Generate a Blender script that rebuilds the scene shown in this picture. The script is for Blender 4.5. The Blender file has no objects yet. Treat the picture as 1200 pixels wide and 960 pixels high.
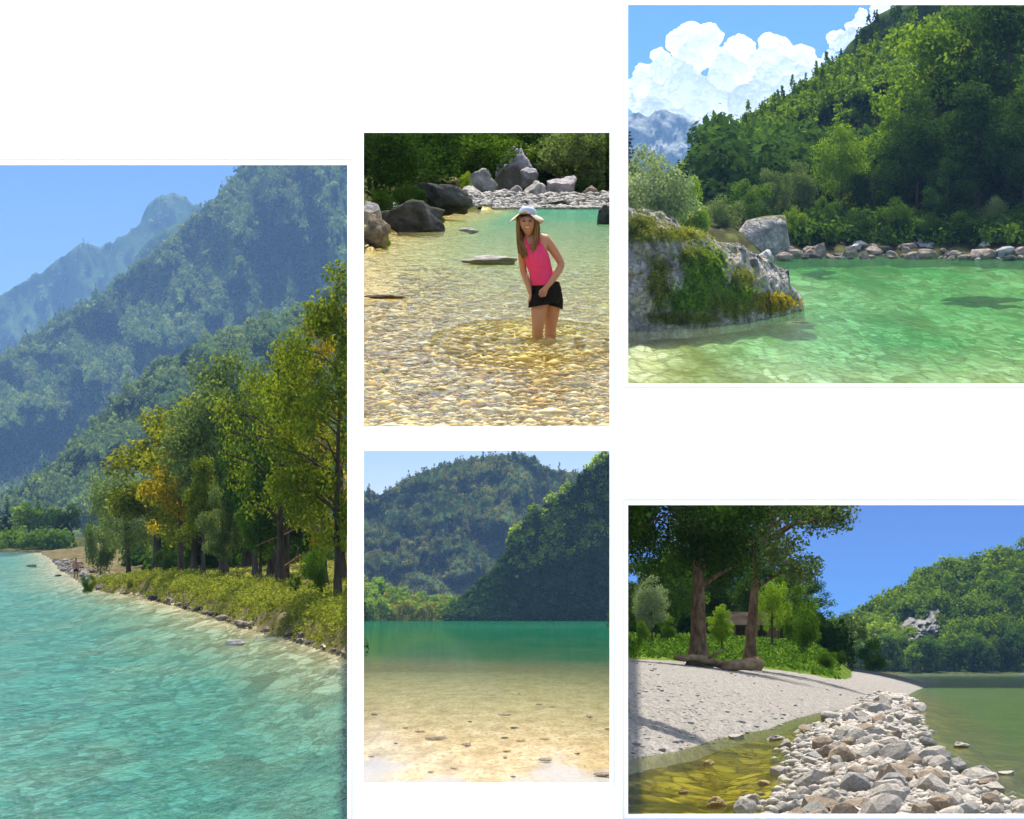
import bpy, bmesh, math, random
import numpy as np
from mathutils import Vector, Matrix, noise

# ------------------------------------------------------------------ camera, sky, sun, exposure
S = bpy.context.scene
COL = S.collection
R = math.radians
F = 4000.0                       # focal length in pixels of the 1200 px wide photograph
EXPO = 1.25
cam = bpy.data.cameras.new('camera')
cam.sensor_width = 36.0; cam.lens = F / 1200 * 36; cam.clip_start = 0.5; cam.clip_end = 60000
camo = bpy.data.objects.new('camera', cam); COL.objects.link(camo)
camo.location = (0, 0, 0); camo.rotation_euler = (R(90), 0, 0)
S.camera = camo
SUN_EL = R(60); SUN_DIR = Vector((-0.02, 1.0, 0)).normalized() * math.cos(SUN_EL) + Vector((0, 0, math.sin(SUN_EL)))
w = bpy.data.worlds.new('World'); S.world = w; w.use_nodes = True
nt = w.node_tree; nt.nodes.clear()
sky = nt.nodes.new('ShaderNodeTexSky'); sky.sky_type = 'NISHITA'; sky.sun_disc = False
sky.sun_elevation = SUN_EL; sky.sun_rotation = math.atan2(SUN_DIR.x, SUN_DIR.y)
sky.air_density = 1.0; sky.dust_density = 2.2; sky.ozone_density = 1.0
bg = nt.nodes.new('ShaderNodeBackground'); bg.inputs[1].default_value = 0.15
wo = nt.nodes.new('ShaderNodeOutputWorld')
nt.links.new(sky.outputs[0], bg.inputs[0]); nt.links.new(bg.outputs[0], wo.inputs[0])
sl = bpy.data.lights.new('sun', 'SUN'); sl.energy = 4.0; sl.angle = R(0.5); sl.color = (1.0, 0.95, 0.86)
so = bpy.data.objects.new('sun', sl); COL.objects.link(so)
so.rotation_euler = SUN_DIR.to_track_quat('Z', 'Y').to_euler(); so.location = (30, 30, 60)
S.view_settings.view_transform = 'Standard'; S.view_settings.look = 'None'
S.view_settings.exposure = EXPO; S.view_settings.gamma = 1.0; S.view_settings.use_curve_mapping = False
S.render.engine = 'CYCLES'
cy = S.cycles
cy.use_denoising = True
cy.max_bounces = 6; cy.diffuse_bounces = 3; cy.glossy_bounces = 3; cy.transmission_bounces = 4
cy.transparent_max_bounces = 12; cy.volume_bounces = 0
cy.sample_clamp_indirect = 4.0; cy.sample_clamp_direct = 0.0
cy.caustics_reflective = False; cy.caustics_refractive = False

# ------------------------------------------------------------------ helpers
def W(px, py, Y):
    return Vector(((px - 600) / F * Y, Y, (480 - py) / F * Y))

class Level:
    """A water level: seen from the camera its edge runs to row ph, one metre lower per F/Y."""
    def __init__(s, ph, fh): s.ph = ph; s.fh = fh
    def z(s, Y): return (480 - s.ph) / F * Y - s.fh / F
    def Y(s, py): return s.fh / (py - s.ph)
    def py(s, Y): return s.ph + s.fh / Y
P1 = Level(625, 14000); P2 = Level(184, 6474); P3 = Level(150, 60000); P4 = Level(704, 29200); P5 = Level(787, 3527)

def interp(x, pts):
    return float(np.interp(x, [p[0] for p in pts], [p[1] for p in pts]))
def tag(o, label=None, cat=None, group=None, kind=None):
    if label: o['label'] = label
    if cat: o['category'] = cat
    if group: o['group'] = group
    if kind: o['kind'] = kind
    return o
def link(name, me, mat=None, parent=None):
    o = bpy.data.objects.new(name, me); COL.objects.link(o)
    if parent: o.parent = parent
    if mat is not None:
        if not me.materials: me.materials.append(mat)
        if me.materials[0] is not mat:
            o.material_slots[0].link = 'OBJECT'; o.material_slots[0].material = mat
    return o
def npmesh(name, V, Fc, smooth=False, **attrs):
    V = np.asarray(V, dtype=np.float32); Fc = np.asarray(Fc, dtype=np.int32)
    me = bpy.data.meshes.new(name); n, k = Fc.shape
    me.vertices.add(len(V)); me.vertices.foreach_set('co', V.ravel())
    me.loops.add(n * k); me.loops.foreach_set('vertex_index', Fc.ravel())
    me.polygons.add(n); me.polygons.foreach_set('loop_start', np.arange(n, dtype=np.int32) * k)
    for a, val in attrs.items():
        at = me.attributes.new(a, 'FLOAT', 'POINT'); at.data.foreach_set('value', np.asarray(val, dtype=np.float32).ravel())
    me.update(calc_edges=True); me.validate()
    if smooth: me.shade_smooth()
    return me
def pymesh(name, V, Fc, smooth=False):
    me = bpy.data.meshes.new(name); me.from_pydata([tuple(v) for v in V], [], [tuple(f) for f in Fc]); me.update()
    if smooth: me.shade_smooth()
    return me
def gridfaces(nu, nv):
    i = np.arange(nu - 1)[:, None] * nv + np.arange(nv - 1)[None, :]
    i = i.ravel()
    return np.stack([i, i + nv, i + nv + 1, i + 1], 1)
def fbm(x, y, z=0.0, o=4): return noise.fractal(Vector((x, y, z)), 0.9, 2.0, o)
def empty(name, loc, rz=0.0, sc=1.0):
    o = bpy.data.objects.new(name, None); COL.objects.link(o); o.location = loc; o.rotation_euler = (0, 0, rz)
    o.scale = (sc, sc, sc) if not isinstance(sc, (tuple, list)) else sc
    o.empty_display_size = 0.3
    return o
def box(V, Fc, x0, x1, y0, y1, z0, z1):
    b = len(V)
    V += [(x0,y0,z0),(x1,y0,z0),(x1,y1,z0),(x0,y1,z0),(x0,y0,z1),(x1,y0,z1),(x1,y1,z1),(x0,y1,z1)]
    Fc += [tuple(b+i for i in f) for f in ((3,2,1,0),(4,5,6,7),(0,1,5,4),(1,2,6,5),(2,3,7,6),(3,0,4,7))]
def tube(V, Fc, pts, rad, n=6, cap=True, bump=0.0, rng=None):
    pts = [Vector(p) for p in pts]; b = len(V)
    for i, p in enumerate(pts):
        t = (pts[min(i+1, len(pts)-1)] - pts[max(i-1, 0)]).normalized()
        a = t.cross(Vector((0.13, 0.97, 0.2))).normalized(); c = t.cross(a)
        for k in range(n):
            th = 2*math.pi*k/n; r = rad[i] * (1 + (rng.uniform(-bump, bump) if rng else 0))
            V.append(p + (a*math.cos(th) + c*math.sin(th)) * r)
    for i in range(len(pts)-1):
        for k in range(n):
            Fc.append((b+i*n+k, b+i*n+(k+1) % n, b+(i+1)*n+(k+1) % n, b+(i+1)*n+k))
    if cap:
        Fc.append(tuple(b+k for k in range(n))[::-1]); Fc.append(tuple(b+(len(pts)-1)*n+k for k in range(n)))

# ------------------------------------------------------------------ materials
class N:
    def __init__(s, name):
        s.m = bpy.data.materials.new(name); s.m.use_nodes = True; s.t = s.m.node_tree; s.t.nodes.clear()
        s.out = s.t.nodes.new('ShaderNodeOutputMaterial')
    def n(s, typ, **kw):
        x = s.t.nodes.new('ShaderNode' + typ)
        for k, v in kw.items(): setattr(x, k, v)
        return x
    def l(s, a, b): s.t.links.new(a, b)
    def coords(s, scale, kind='Object'):
        tc = s.n('TexCoord'); mp = s.n('Mapping'); mp.inputs['Scale'].default_value = scale
        s.l(tc.outputs[kind], mp.inputs[0]); return mp.outputs[0]
    def noise(s, vec, scale=1.0, detail=4, rough=0.55, dist=0.0):
        x = s.n('TexNoise'); x.inputs['Scale'].default_value = scale; x.inputs['Detail'].default_value = detail
        x.inputs['Roughness'].default_value = rough; x.inputs['Distortion'].default_value = dist
        if vec is not None: s.l(vec, x.inputs['Vector'])
        return x.outputs['Fac']
    def vor(s, vec, scale=1.0, feature='F1', out='Distance'):
        x = s.n('TexVoronoi'); x.feature = feature; x.inputs['Scale'].default_value = scale; s.l(vec, x.inputs['Vector'])
        return x.outputs[out]
    def ramp(s, fac, stops, interp='LINEAR'):
        x = s.n('ValToRGB'); x.color_ramp.interpolation = interp; e = x.color_ramp.elements
        while len(e) < len(stops): e.new(0.5)
        for el, (p, c) in zip(e, stops): el.position = p; el.color = (c[0], c[1], c[2], 1) if not isinstance(c, (int, float)) else (c, c, c, 1)
        if fac is not None: s.l(fac, x.inputs[0])
        return x.outputs[0]
    def mix(s, fac, a, b, mode='MIX'):
        x = s.n('MixRGB', blend_type=mode)
        for sock, v in zip(x.inputs, (fac, a, b)):
            if hasattr(v, 'is_output'): s.l(v, sock)
            elif isinstance(v, (int, float)): sock.default_value = v if sock.name == 'Fac' else (v, v, v, 1)
            else: sock.default_value = (*v, 1)
        return x.outputs[0]
    def math(s, op, a, b=None, clamp=False):
        x = s.n('Math', operation=op, use_clamp=clamp)
        for sock, v in zip(x.inputs, (a, b)):
            if v is None: continue
            if hasattr(v, 'is_output'): s.l(v, sock)
            else: sock.default_value = v
        return x.outputs[0]
    def bump(s, h, strength=0.5, dist=0.1, normal=None):
        x = s.n('Bump'); x.inputs['Strength'].default_value = strength; x.inputs['Distance'].default_value = dist
        s.l(h, x.inputs['Height'])
        if normal is not None: s.l(normal, x.inputs['Normal'])
        return x.outputs[0]
    def attr(s, name):
        x = s.n('Attribute'); x.attribute_name = name; return x.outputs['Fac']
    def bsdf(s, col, rough=0.8, bump=None, spec=0.3):
        p = s.n('BsdfPrincipled'); p.inputs['Roughness'].default_value = rough
        p.inputs['Specular IOR Level'].default_value = spec
        if hasattr(col, 'is_output'): s.l(col, p.inputs['Base Color'])
        else: p.inputs['Base Color'].default_value = (*col, 1)
        if bump is not None: s.l(bump, p.inputs['Normal'])
        s.l(p.outputs[0], s.out.inputs[0]); return p
    def shader(s, sh): s.l(sh, s.out.inputs[0])

def m_plain(name, col, rough=0.7, var=0.12, scale=8.0, spec=0.3):
    x = N(name); v = x.noise(x.coords((scale,)*3), 1.0)
    c = x.mix(v, tuple(k*(1-var) for k in col), tuple(min(1, k*(1+var)) for k in col)); x.bsdf(c, rough, None, spec); return x.m
def m_leaf(name, dark, light, trans=0.35, hue=0.25):
    x = N(name); t = x.attr('tint'); info = x.n('ObjectInfo')
    f = x.math('ADD', t, x.math('MULTIPLY', x.math('SUBTRACT', info.outputs['Random'], 0.5), hue), True)
    c = x.ramp(f, [(0.0, dark), (0.55, tuple((a*0.5+b*0.5) for a, b in zip(dark, light))), (1.0, light)])
    d = x.n('BsdfDiffuse'); x.l(c, d.inputs[0]); tr = x.n('BsdfTranslucent')
    x.l(x.mix(1.0, c, (1.15, 1.1, 0.6), 'MULTIPLY'), tr.inputs[0])
    mx = x.n('MixShader'); mx.inputs[0].default_value = trans; x.l(d.outputs[0], mx.inputs[1]); x.l(tr.outputs[0], mx.inputs[2])
    x.shader(mx.outputs[0]); return x.m
def m_rock(name, dark, light, scale=1.0, moss=None, moss_amt=0.5, crack=0.0):
    x = N(name); co = x.coords((scale,)*3); n1 = x.noise(co, 1.2, 6, 0.65); n2 = x.noise(co, 6.0, 5, 0.7)
    info = x.n('ObjectInfo')
    c = x.ramp(n1, [(0.3, dark), (0.5, tuple((a+b)/2 for a, b in zip(dark, light))), (0.68, light)])
    c = x.mix(x.math('MULTIPLY', x.ramp(n2, [(0.35, 0.0), (0.7, 1.0)]), 0.45), c, tuple(k*0.45 for k in dark))
    c = x.mix(0.35, c, x.ramp(info.outputs['Random'], [(0, (0.75,)*3), (1, (1.2, 1.15, 1.08))]), 'MULTIPLY')
    if moss:
        g = x.n('NewGeometry'); sep = x.n('SeparateXYZ'); x.l(g.outputs['Normal'], sep.inputs[0])
        k = x.math('ADD', x.math('MULTIPLY', sep.outputs[2], 0.45), x.noise(co, 1.7, 4))
        c = x.mix(x.ramp(k, [(0.95 - moss_amt*0.5, 0.0), (1.05 - moss_amt*0.5, 0.85)]), c, moss)
    h = x.math('ADD', n1, x.math('MULTIPLY', n2, 0.5))
    if crack:      # joints and pits of weathered limestone
        wv = x.n('MixRGB'); wv.blend_type = 'ADD'; wv.inputs[0].default_value = 0.6; x.l(co, wv.inputs[1]); nc = x.n('TexNoise'); nc.inputs['Scale'].default_value = 1.6; x.l(co, nc.inputs['Vector']); x.l(nc.outputs['Color'], wv.inputs[2])
        e = x.vor(wv.outputs[0], 1.1, 'DISTANCE_TO_EDGE'); e2 = x.vor(wv.outputs[0], 3.3, 'DISTANCE_TO_EDGE')
        k = x.math('MULTIPLY', x.ramp(e, [(0.0, 0.0), (0.07, 1.0)]), x.ramp(e2, [(0.0, 0.35), (0.10, 1.0)]))
        c = x.mix(x.math('MULTIPLY', x.math('SUBTRACT', 1.0, k), crack), c, tuple(q*0.3 for q in dark)); h = x.math('ADD', h, x.math('MULTIPLY', k, 0.8))
    x.bsdf(c, 0.9, x.bump(h, 0.6, 0.25/scale), 0.06); return x.m
def m_ground(name, stops, scale=(1,1,1), detail=6, bumpd=0.05, rough=0.9, spot=None, sscale=8.0):
    x = N(name); co = x.coords(scale); n = x.noise(co, 1.0, detail, 0.62)
    c = x.ramp(n, stops)
    n2 = x.noise(co, sscale, 3, 0.6)
    if spot: c = x.mix(x.ramp(n2, [(0.5, 0.0), (0.62, 0.8)]), c, spot)
    d = x.n('BsdfDiffuse'); x.l(c, d.inputs[0]); x.l(x.bump(x.math('ADD', n, n2), 0.5, bumpd), d.inputs['Normal']); x.shader(d.outputs[0]); return x.m
def m_bed(name, cols, scale, rel=0.5, patch=None, pscale=0.12):
    """stones and gravel lying under clear water"""
    x = N(name); co = x.coords(scale); wv = x.n('MixRGB'); wv.blend_type = 'ADD'; wv.inputs[0].default_value = 0.35; x.l(co, wv.inputs[1])
    nc = x.n('TexNoise'); nc.inputs['Scale'].default_value = 1.3; nc.inputs['Detail'].default_value = 3; x.l(co, nc.inputs['Vector']); x.l(nc.outputs['Color'], wv.inputs[2]); q = wv.outputs[0]
    def layer(sc):
        cr = x.vor(q, sc, 'F1', 'Color'); sp = x.n('SeparateColor'); x.l(cr, sp.inputs[0]); ed = x.vor(q, sc, 'DISTANCE_TO_EDGE')
        return x.mix(x.ramp(ed, [(0.0, rel), (0.12, 0.0)]), x.ramp(sp.outputs[0], cols, 'LINEAR'), tuple(v*0.25 for v in cols[0][1]))
    c = x.mix(x.ramp(x.noise(co, 0.5, 3), [(0.42, 0.0), (0.58, 1.0)]), layer(1.0), layer(2.6))
    c = x.mix(0.5, c, x.ramp(x.noise(co, 4.0, 4), [(0.3, 0.65), (0.7, 1.3)]), 'MULTIPLY')
    if patch: c = x.mix(x.ramp(x.noise(co, pscale, 5, 0.6), [(0.48, 0.0), (0.60, 0.85)]), c, patch)
    d = x.n('BsdfDiffuse'); x.l(c, d.inputs[0]); x.shader(d.outputs[0]); return x.m
def m_water(name, shallow, deep, scale, op=(0.1, 0.75), gloss=(0.8, 0.4), bump=0.35, tint=(0.9, 0.97, 0.93), mott=0.35, rough=0.08, bdist=0.05, ring=None, dtint=(0.5, 0.85, 0.75)):
    """surface sheet: clear where shallow, coloured by the suspended silt where deep, mirror at a glance."""
    x = N(name); co = x.coords(scale); a = x.noise(co, 1.0, 3, 0.55, 0.6); b = x.noise(co, 2.7, 3, 0.6, 0.4); d = x.attr('depth')
    h = x.math('ADD', a, x.math('MULTIPLY', b, 0.5)); 
    if ring:      # rings spreading from someone wading
        tc = x.n('TexCoord'); mp = x.n('Mapping'); mp.inputs['Location'].default_value = (-ring[0], -ring[1]*ring[2], 0); mp.inputs['Scale'].default_value = (1, ring[2], 0)
        x.l(tc.outputs['Object'], mp.inputs[0]); wob = x.n('MixRGB'); wob.blend_type = 'ADD'; wob.inputs[0].default_value = 0.25; x.l(mp.outputs[0], wob.inputs[1])
        nz = x.n('TexNoise'); nz.inputs['Scale'].default_value = 2.2; x.l(mp.outputs[0], nz.inputs['Vector']); x.l(nz.outputs['Color'], wob.inputs[2])
        ln = x.n('VectorMath', operation='LENGTH'); x.l(wob.outputs[0], ln.inputs[0]); ln = ln.outputs['Value']
        wv = x.math('SINE', x.math('MULTIPLY', ln, 26.0)); fall = x.ramp(ln, [(0.0, 1.0), (0.6, 0.9), (1.0, 0.0)])
        h = x.math('ADD', h, x.math('MULTIPLY', x.math('MULTIPLY', wv, fall), ring[3]))
    nb = x.bump(h, bump, bdist)
    big = x.noise(co, 0.13, 4, 0.6)
    dd = x.math('ADD', d, x.math('MULTIPLY', x.math('SUBTRACT', big, 0.5), mott), True)
    col = x.mix(dd, shallow, deep)
    col = x.mix(0.5, col, x.ramp(b, [(0.3, 0.72), (0.7, 1.25)]), 'MULTIPLY')
    op_ = x.math('ADD', x.math('MULTIPLY', dd, op[1] - op[0]), op[0], True)
    tr = x.n('BsdfTransparent'); x.l(x.mix(dd, tint, dtint), tr.inputs[0])
    df = x.n('BsdfDiffuse'); x.l(col, df.inputs[0]); x.l(nb, df.inputs['Normal'])
    m1 = x.n('MixShader'); x.l(op_, m1.inputs[0]); x.l(tr.outputs[0], m1.inputs[1]); x.l(df.outputs[0], m1.inputs[2])
    lw = x.n('LayerWeight'); lw.inputs['Blend'].default_value = 0.5; x.l(nb, lw.inputs['Normal'])
    g = x.math('MULTIPLY', x.ramp(lw.outputs['Facing'], [(gloss[0], 0.0), (0.99, 1.0)]), gloss[1])
    gl = x.n('BsdfGlossy'); gl.inputs['Roughness'].default_value = rough; x.l(nb, gl.inputs['Normal'])
    m2 = x.n('MixShader'); x.l(g, m2.inputs[0]); x.l(m1.outputs[0], m2.inputs[1]); x.l(gl.outputs[0], m2.inputs[2])
    x.shader(m2.outputs[0]); return x.m
def m_sky(name, stops, k=1.0):
    x = N(name); tc = x.n('TexCoord'); sp = x.n('SeparateXYZ'); x.l(tc.outputs['Generated'], sp.inputs[0])
    c = x.ramp(sp.outputs[2], stops); e = x.n('Emission'); x.l(c, e.inputs[0]); e.inputs[1].default_value = k / 2**EXPO
    x.shader(e.outputs[0]); x.m.cycles.emission_sampling = 'NONE'; return x.m
def srgb(r, g, b):
    return tuple(((v/255 + 0.055)/1.055)**2.4 if v > 10 else v/255/12.92 for v in (r, g, b))

M = {}
M['white'] = m_plain('white_paint', (0.88, 0.88, 0.875), 0.8, 0.006, 3.0, 0.1)
M['frame'] = m_plain('pale_grey_bead', (0.62, 0.63, 0.64), 0.6, 0.03, 5.0, 0.2)
M['bounce_paving'] = m_plain('pale_bounce_paving', (0.80, 0.78, 0.74), 0.85, 0.05, 2.0, 0.1)
M['bark'] = m_ground('bark', [(0.3, (0.035, 0.026, 0.018)), (0.7, (0.13, 0.10, 0.07))], (3, 3, 0.7), 6, 0.05)
M['bark_pale'] = m_ground('pale_bark', [(0.38, (0.09, 0.055, 0.03)), (0.5, (0.16, 0.10, 0.055)), (0.64, (0.24, 0.155, 0.09))], (5, 5, 2.0), 7, 0.06)
M['wood'] = m_ground('weathered_wood', [(0.3, (0.12, 0.075, 0.04)), (0.7, (0.34, 0.23, 0.13))], (1, 6, 6), 5, 0.02)
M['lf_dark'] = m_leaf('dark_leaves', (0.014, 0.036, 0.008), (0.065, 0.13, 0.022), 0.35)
M['lf_mid'] = m_leaf('green_leaves', (0.028, 0.070, 0.010), (0.13, 0.23, 0.025), 0.42)
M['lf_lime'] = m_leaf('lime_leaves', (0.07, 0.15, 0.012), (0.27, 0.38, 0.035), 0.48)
M['lf_olive'] = m_leaf('olive_leaves', (0.075, 0.105, 0.012), (0.36, 0.36, 0.04), 0.52)
M['lf_yellow'] = m_leaf('autumn_leaves', (0.16, 0.13, 0.010), (0.50, 0.40, 0.03), 0.5)
M['lf_ygreen'] = m_leaf('yellow_green_leaves', (0.05, 0.085, 0.010), (0.26, 0.31, 0.03), 0.5)
M['lf_silver'] = m_leaf('silver_leaves', (0.10, 0.15, 0.07), (0.40, 0.48, 0.28), 0.42)
M['lf_grey'] = m_leaf('grey_green_leaves', (0.055, 0.10, 0.035), (0.24, 0.31, 0.11), 0.45)
M['lf_fir'] = m_leaf('fir_needles', (0.008, 0.022, 0.012), (0.035, 0.07, 0.03), 0.2)
M['fr_mtn'] = m_leaf('mountain_woods', (0.035, 0.075, 0.025), (0.20, 0.26, 0.07), 0.4)
M['fr_hill'] = m_leaf('hill_woods', (0.035, 0.09, 0.008), (0.23, 0.34, 0.022), 0.48)
M['fr_lake'] = m_leaf('lake_hill_woods', (0.035, 0.06, 0.016), (0.26, 0.25, 0.05), 0.4)
M['fr_right'] = m_leaf('gorge_woods', (0.055, 0.115, 0.008), (0.30, 0.40, 0.025), 0.48)
M['grass'] = m_leaf('grass_blades', (0.07, 0.11, 0.012), (0.36, 0.36, 0.06), 0.45)
M['hedge'] = m_leaf('bank_cover', (0.045, 0.075, 0.01), (0.34, 0.36, 0.06), 0.42)
M['soil'] = m_ground('woodland_soil', [(0.3, (0.02, 0.018, 0.010)), (0.5, (0.05, 0.05, 0.02)), (0.7, (0.09, 0.10, 0.03))], (0.6, 0.15, 0.6))
M['turf'] = m_ground('turf', [(0.3, (0.04, 0.065, 0.012)), (0.55, (0.09, 0.13, 0.02)), (0.75, (0.16, 0.16, 0.04))], (0.9, 0.25, 0.9))
M['mtn'] = m_ground('mountain_ground', [(0.3, (0.015, 0.035, 0.010)), (0.55, (0.04, 0.07, 0.02)), (0.75, (0.075, 0.09, 0.035))], (0.01, 0.01, 0.01), 8, 6.0)
M['peak'] = m_ground('grey_peak', [(0.38, (0.07, 0.09, 0.05)), (0.52, (0.16, 0.16, 0.13)), (0.64, (0.30, 0.29, 0.27))], (0.02, 0.02, 0.035), 9, 12.0)
M['lime'] = m_rock('limestone', (0.20, 0.19, 0.18), (0.58, 0.56, 0.53), 1.6)
M['lime_big'] = m_rock('mossy_limestone', (0.17, 0.155, 0.14), (0.60, 0.56, 0.52), 0.5, (0.07, 0.085, 0.015), 0.42)
M['dark_rock'] = m_rock('wet_dark_rock', (0.03, 0.028, 0.028), (0.16, 0.15, 0.16), 1.2, (0.04, 0.05, 0.015), 0.35)
M['brown_rock'] = m_rock('brown_shore_rock', (0.10, 0.075, 0.055), (0.40, 0.33, 0.27), 1.5)
M['cliff'] = m_rock('cliff', (0.10, 0.095, 0.08), (0.36, 0.34, 0.31), 0.12)
M['ochre'] = m_rock('ochre_pebble', (0.26, 0.17, 0.06), (0.60, 0.46, 0.22), 3.0)

# ------------------------------------------------------------------ white display wall
WALL_Y = 16.6
OPEN = [(-60, 193, 407, 1003), (426, 155, 714.5, 500), (736, 5, 1262, 449.5), (426, 528.5, 714.5, 918.5), (736, 592, 1262, 955)]
def wall():
    xs = sorted({-170.0, 1370.0} | {o[0] for o in OPEN} | {o[2] for o in OPEN})
    ys = sorted({-160.0, 1012.0} | {o[1] for o in OPEN} | {o[3] for o in OPEN})
    def solid(i, j):
        if not (0 <= i < len(xs)-1 and 0 <= j < len(ys)-1): return False
        cx = (xs[i]+xs[i+1])/2; cz = (ys[j]+ys[j+1])/2
        return not any(o[0] < cx < o[2] and o[1] < cz < o[3] for o in OPEN)
    V = []; Fc = []; idx = {}; T = 0.035
    def v(i, j, b):
        k = (i, j, b)
        if k not in idx:
            p = W(xs[i], ys[j], WALL_Y); idx[k] = len(V); V.append((p.x, WALL_Y + (T if b else 0), p.z))
        return idx[k]
    for i in range(len(xs)-1):
        for j in range(len(ys)-1):
            if not solid(i, j): continue
            Fc.append((v(i,j,0), v(i,j+1,0), v(i+1,j+1,0), v(i+1,j,0))); Fc.append((v(i,j,1), v(i+1,j,1), v(i+1,j+1,1), v(i,j+1,1)))
            if not solid(i-1, j): Fc.append((v(i,j,0), v(i,j,1), v(i,j+1,1), v(i,j+1,0)))
            if not solid(i+1, j): Fc.append((v(i+1,j,0), v(i+1,j+1,0), v(i+1,j+1,1), v(i+1,j,1)))
            if not solid(i, j-1): Fc.append((v(i,j,0), v(i+1,j,0), v(i+1,j,1), v(i,j,1)))
            if not solid(i, j+1): Fc.append((v(i,j+1,0), v(i,j+1,1), v(i+1,j+1,1), v(i+1,j+1,0)))
    o = link('display_wall', pymesh('display_wall', V, Fc), M['white'])
    tag(o, 'white freestanding display wall with five rectangular openings onto river scenes', 'wall')
    k = WALL_Y / F
    for (x0, y0, x1, y1), sides in zip(OPEN, ('tr', 'lr', 'ltb', 'r', 'ltb')):
        g = 5.2
        for sd in sides:
            a = W(x0 - g, y0 - g, WALL_Y); b = W(x1 + g, y1 + g, WALL_Y); hw = 0.75*k
            r = {'l': (a.x-hw, a.x+hw, b.z, a.z), 'r': (b.x-hw, b.x+hw, b.z, a.z),
                 't': (a.x+hw, b.x-hw, a.z-hw, a.z+hw), 'b': (a.x+hw, b.x-hw, b.z-hw, b.z+hw)}[sd]
            V = []; Fc = []; box(V, Fc, r[0], r[1], WALL_Y-0.006, WALL_Y-0.001, r[2], r[3])
            link('frame_bead', pymesh('frame_bead', V, Fc), M['frame'], o)
    zb = W(0, 1012, WALL_Y).z
    V = []; Fc = []; box(V, Fc, -60, 60, -60, WALL_Y + 0.3, zb - 0.2, zb)  # unseen pale floor added to bounce sunlight onto the wall front
    tag(link('bounce_pavement', pymesh('bounce_pavement', V, Fc), M['bounce_paving']), kind='structure')
wall()
# partition walls run back from the display wall and part the five views
for px, lab in ((416.5, 'tall white partition wall parting the mountain river from the two lake and bathing views'), (718.8, 'tall white partition wall parting the gravel bar and emerald river from the bathing view')):
    a = [W(px-1.0, 1010, WALL_Y+0.04), W(px-1.0, -120, WALL_Y+0.04), W(px-1.0, -120, 150), W(px-1.0, 1010, 150)]; b = [W(px+1.0, 1010, WALL_Y+0.04), W(px+1.0, -120, WALL_Y+0.04), W(px+1.0, -120, 150), W(px+1.0, 1010, 150)]
    o = link('partition_wall', pymesh('partition_wall', a + b, [(0,1,2,3), (7,6,5,4), (0,4,5,1), (1,5,6,2), (2,6,7,3), (3,7,4,0)]), M['white'])
    tag(o, lab, 'wall')

# ------------------------------------------------------------------ leaf geometry
def leaf_quads(rng, C, size, out=None, flat=0.0, aspect=0.55):
    n = len(C); nrm = rng.normal(size=(n, 3))
    if out is not None: nrm = nrm*0.8 + out*1.0
    nrm[:, 2] += flat
    nrm /= np.linalg.norm(nrm, axis=1, keepdims=True) + 1e-9
    a = np.cross(nrm, rng.normal(size=(n, 3))); a /= np.linalg.norm(a, axis=1, keepdims=True) + 1e-9
    b = np.cross(nrm, a); s = (size * rng.uniform(0.6, 1.35, n))[:, None]
    V = np.stack([C - a*s, C + b*s*aspect, C + a*s, C - b*s*aspect], 1).reshape(-1, 3)
    Fc = np.arange(n*4).reshape(n, 4)
    return V, Fc
def clump_leaves(rng, cl, n, size, zsq=0.8, flat=0.25):
    cl = np.asarray(cl); wgt = cl[:, 3]**2; wgt = wgt / wgt.sum()
    k = rng.choice(len(cl), n, p=wgt); d = rng.normal(size=(n, 3)); d /= np.linalg.norm(d, axis=1, keepdims=True)
    rad = rng.uniform(0, 1, n)**(1/2.4)
    off = d * (rad * cl[k, 3])[:, None]; off[:, 2] *= zsq
    C = cl[k, :3] + off
    V, Fc = leaf_quads(rng, C, size, d, flat)
    tc = rng.uniform(-0.18, 0.18, len(cl))
    tint = np.clip(0.42 + tc[k] + rng.normal(0, 0.13, n), 0, 1)
    return V, Fc, np.repeat(tint, 4)

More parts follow.
